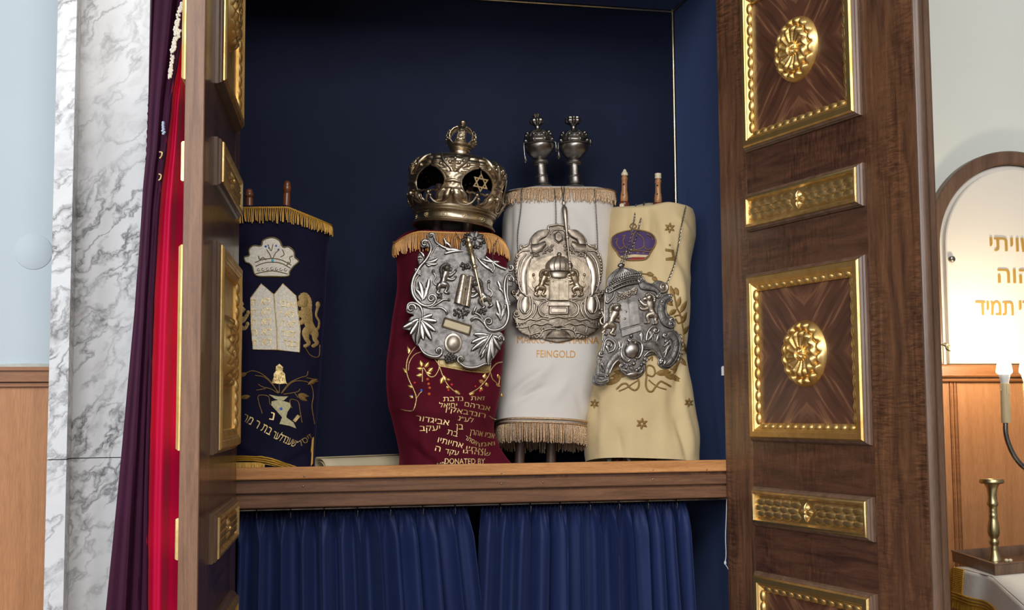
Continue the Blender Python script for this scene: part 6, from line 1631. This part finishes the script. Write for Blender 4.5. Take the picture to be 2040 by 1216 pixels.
    for o0 in (0, pi):
        P = [(RS*sin(o0+2*pi*j/3), RS*cos(o0+2*pi*j/3)) for j in range(3)]; I = [(x*.72, y*.72) for x, y in P]
        for j in range(3):
            a, b_, c, d = P[j], P[(j+1) % 3], I[(j+1) % 3], I[j]; vs = []
            for h in (0, 2):
                for (x, y) in (a, b_, c, d): vs.append((cx+tx*x+cos(ac)*(h+(.6 if o0 else 0)), cy+ty*x+sin(ac)*(h+(.6 if o0 else 0)), Z(617)+y))
            m.add(vs, [(0, 1, 2, 3), (4, 5, 6, 7), (0, 1, 5, 4), (1, 2, 6, 5), (2, 3, 7, 6), (3, 0, 4, 7)])
    m.tube([(cx, cy, Z(617)+RS-1), (cx*.99, cy*.99, Z(515))], 1, 6)
    fin(m, 'star_emblem', 'gilt_bright', False)
    m = MB(); m.lathe([(7, Z(700)), (7, Z(655)), (5, Z(650)), (.3, Z(649))], -28, -22, 20)
    return t
crown()

# ---------------- finials (rimonim)
def finial(u0, v0, u1, v1, label, flower, bells):
    y = m3.P(0, 0).y; P0, P1 = onY(u1, v1, y), onY(u0, v0, y)
    L = (v1-v0); k = .00118
    t = thing('torah_finial', label, 'finial', P0, 'silver finials on the white scroll')
    d = (P1-P0).normalized(); x = Vector((1, 0, 0)); x = (x-d*x.dot(d)).normalized(); yv = d.cross(x)
    def fin(m, name, mat='pewter', sm=45, par=None):
        b = Sh(); m.map(lambda a, c, z: P0+(x*a+yv*c+d*z)*k); b.add(m.v, m.f); return b.build(name, mat, par or t, sm)
    Z = lambda yy: (800-yy)/4.677*.98
    m = MB(); m.lathe([(18, Z(803)), (18.5, Z(797)), (16, Z(785)), (14.5, Z(765)), (13, Z(742)), (13, Z(722)), (12.4, Z(712)), (13, Z(706)), (13, Z(698)), (11.6, Z(692)), (11.2, Z(680)), (11, Z(600)), (12, Z(597)), (12, Z(590)), (10, Z(586))], 0, 0, 40); fin(m, 'stem', sm=30)
    m = MB(); m.lathe([(11, Z(592)), (15.5, Z(588)), (17, Z(575)), (16, Z(560)), (12.5, Z(552)), (11.5, Z(545)), (12.5, Z(536)), (16.5, Z(520)), (21.5, Z(500)), (26, Z(474)), (29, Z(446)), (30, Z(424)), (29.5, Z(412)), (27.5, Z(408))], 0, 0, 48, lambda i, a, r, z: (r*(1+.03*sin(6*a)*(1 if 6 < i < 11 else 0)), z)); 
    for j in range(6):
        a = j*pi/3+.5; rleaf(m2_ := MB(), 0, 0, 26, 0, 7, 3); 
        m2_.map(lambda p, q, h: ((14+p*.55+h*.9+0)*cos(a+q*.03), (14+p*.55+h*.9)*sin(a+q*.03), Z(525)+p*.85)); m.add(m2_.v, m2_.f)
    fin(m, 'bowl')
    m = MB(); m.lathe([(27, Z(410)), (30.5, Z(404)), (31.5, Z(396)), (30.5, Z(390)), (29, Z(386)), (28, Z(372)), (29, Z(358)), (30, Z(352)), (29, Z(346)), (26.5, Z(343)), (26, Z(335)), (25, Z(315)), (21, Z(290)), (15, Z(275)), (8, Z(266)), (6, Z(260)), (5, Z(250)), (5, Z(235)), (6.5, Z(228)), (4, Z(222))], 0, 0, 48)
    for j in range(8):
        a = j*pi/4+.2
        for (dr, dz, r) in ((28, 372, 4), (25.5, 322, 4), (23, 300, 4.4), (24, 310, 2.5)): m.ball(dr*cos(a+(.16 if dz == 310 else 0)), dr*sin(a+(.16 if dz == 310 else 0)), Z(dz), r, r, r*.9, 0, 8, 6)
        m.tube([(26*cos(a+s_)+0, 26*sin(a+s_), Z(yy)) for s_, yy in ((-.3, 335), (-.15, 310), (0, 300), (.15, 310), (.3, 335))], 1.6, 6, 3)
    fin(m, 'dome')
    flute = lambda i, a, r, z: (r*(1+.07*sin(10*a)), z)
    m = MB()
    if flower: m.lathe([(4, Z(228)), (7, Z(222)), (12, Z(208)), (14.5, Z(190)), (14, Z(170)), (11, Z(158)), (7, Z(152)), (5, Z(146)), (7.5, Z(138)), (8, Z(124)), (6, Z(118)), (5.5, Z(112)), (2, Z(110))], 0, 0, 120, flute)
    else: m.lathe([(4, Z(228)), (5, Z(220)), (9, Z(212)), (14, Z(200)), (16, Z(186)), (15.5, Z(172)), (14.5, Z(168)), (15.5, Z(158)), (15, Z(150)), (12, Z(152)), (8, Z(166)), (2, Z(170))], 0, 0, 120, flute)
    fin(m, 'fluted_knop')
    for a, yy in bells:
        m = MB(); bx, by = 33*cos(a), 33*sin(a); z0 = Z(yy)
        m.tube([(30*cos(a), 30*sin(a), Z(396)), (33*cos(a), 33*sin(a), Z(400)), (bx, by, z0+9)], .7, 5, 3)
        m.lathe([(.5, z0+9), (2, z0+8.5), (2.6, z0+5), (3.6, z0+1.5), (5, z0-.5), (4.4, z0-.5), (2, z0+1)], bx, by, 16); m.ball(bx, by, z0-2.5, 1.4)
        fin(m, 'bell', 'pewter', 50)
    return t
finial(1068, 223.5, 1080.5, 372, 'left silver finial with closed bud top on the white scroll', True, [(radians(195), 560), (radians(-20), 470), (radians(80), 480)])
finial(1141.5, 231, 1145, 372, 'right silver finial with open cup top on the white scroll', False, [(radians(190), 530), (radians(-8), 400), (radians(100), 480)])
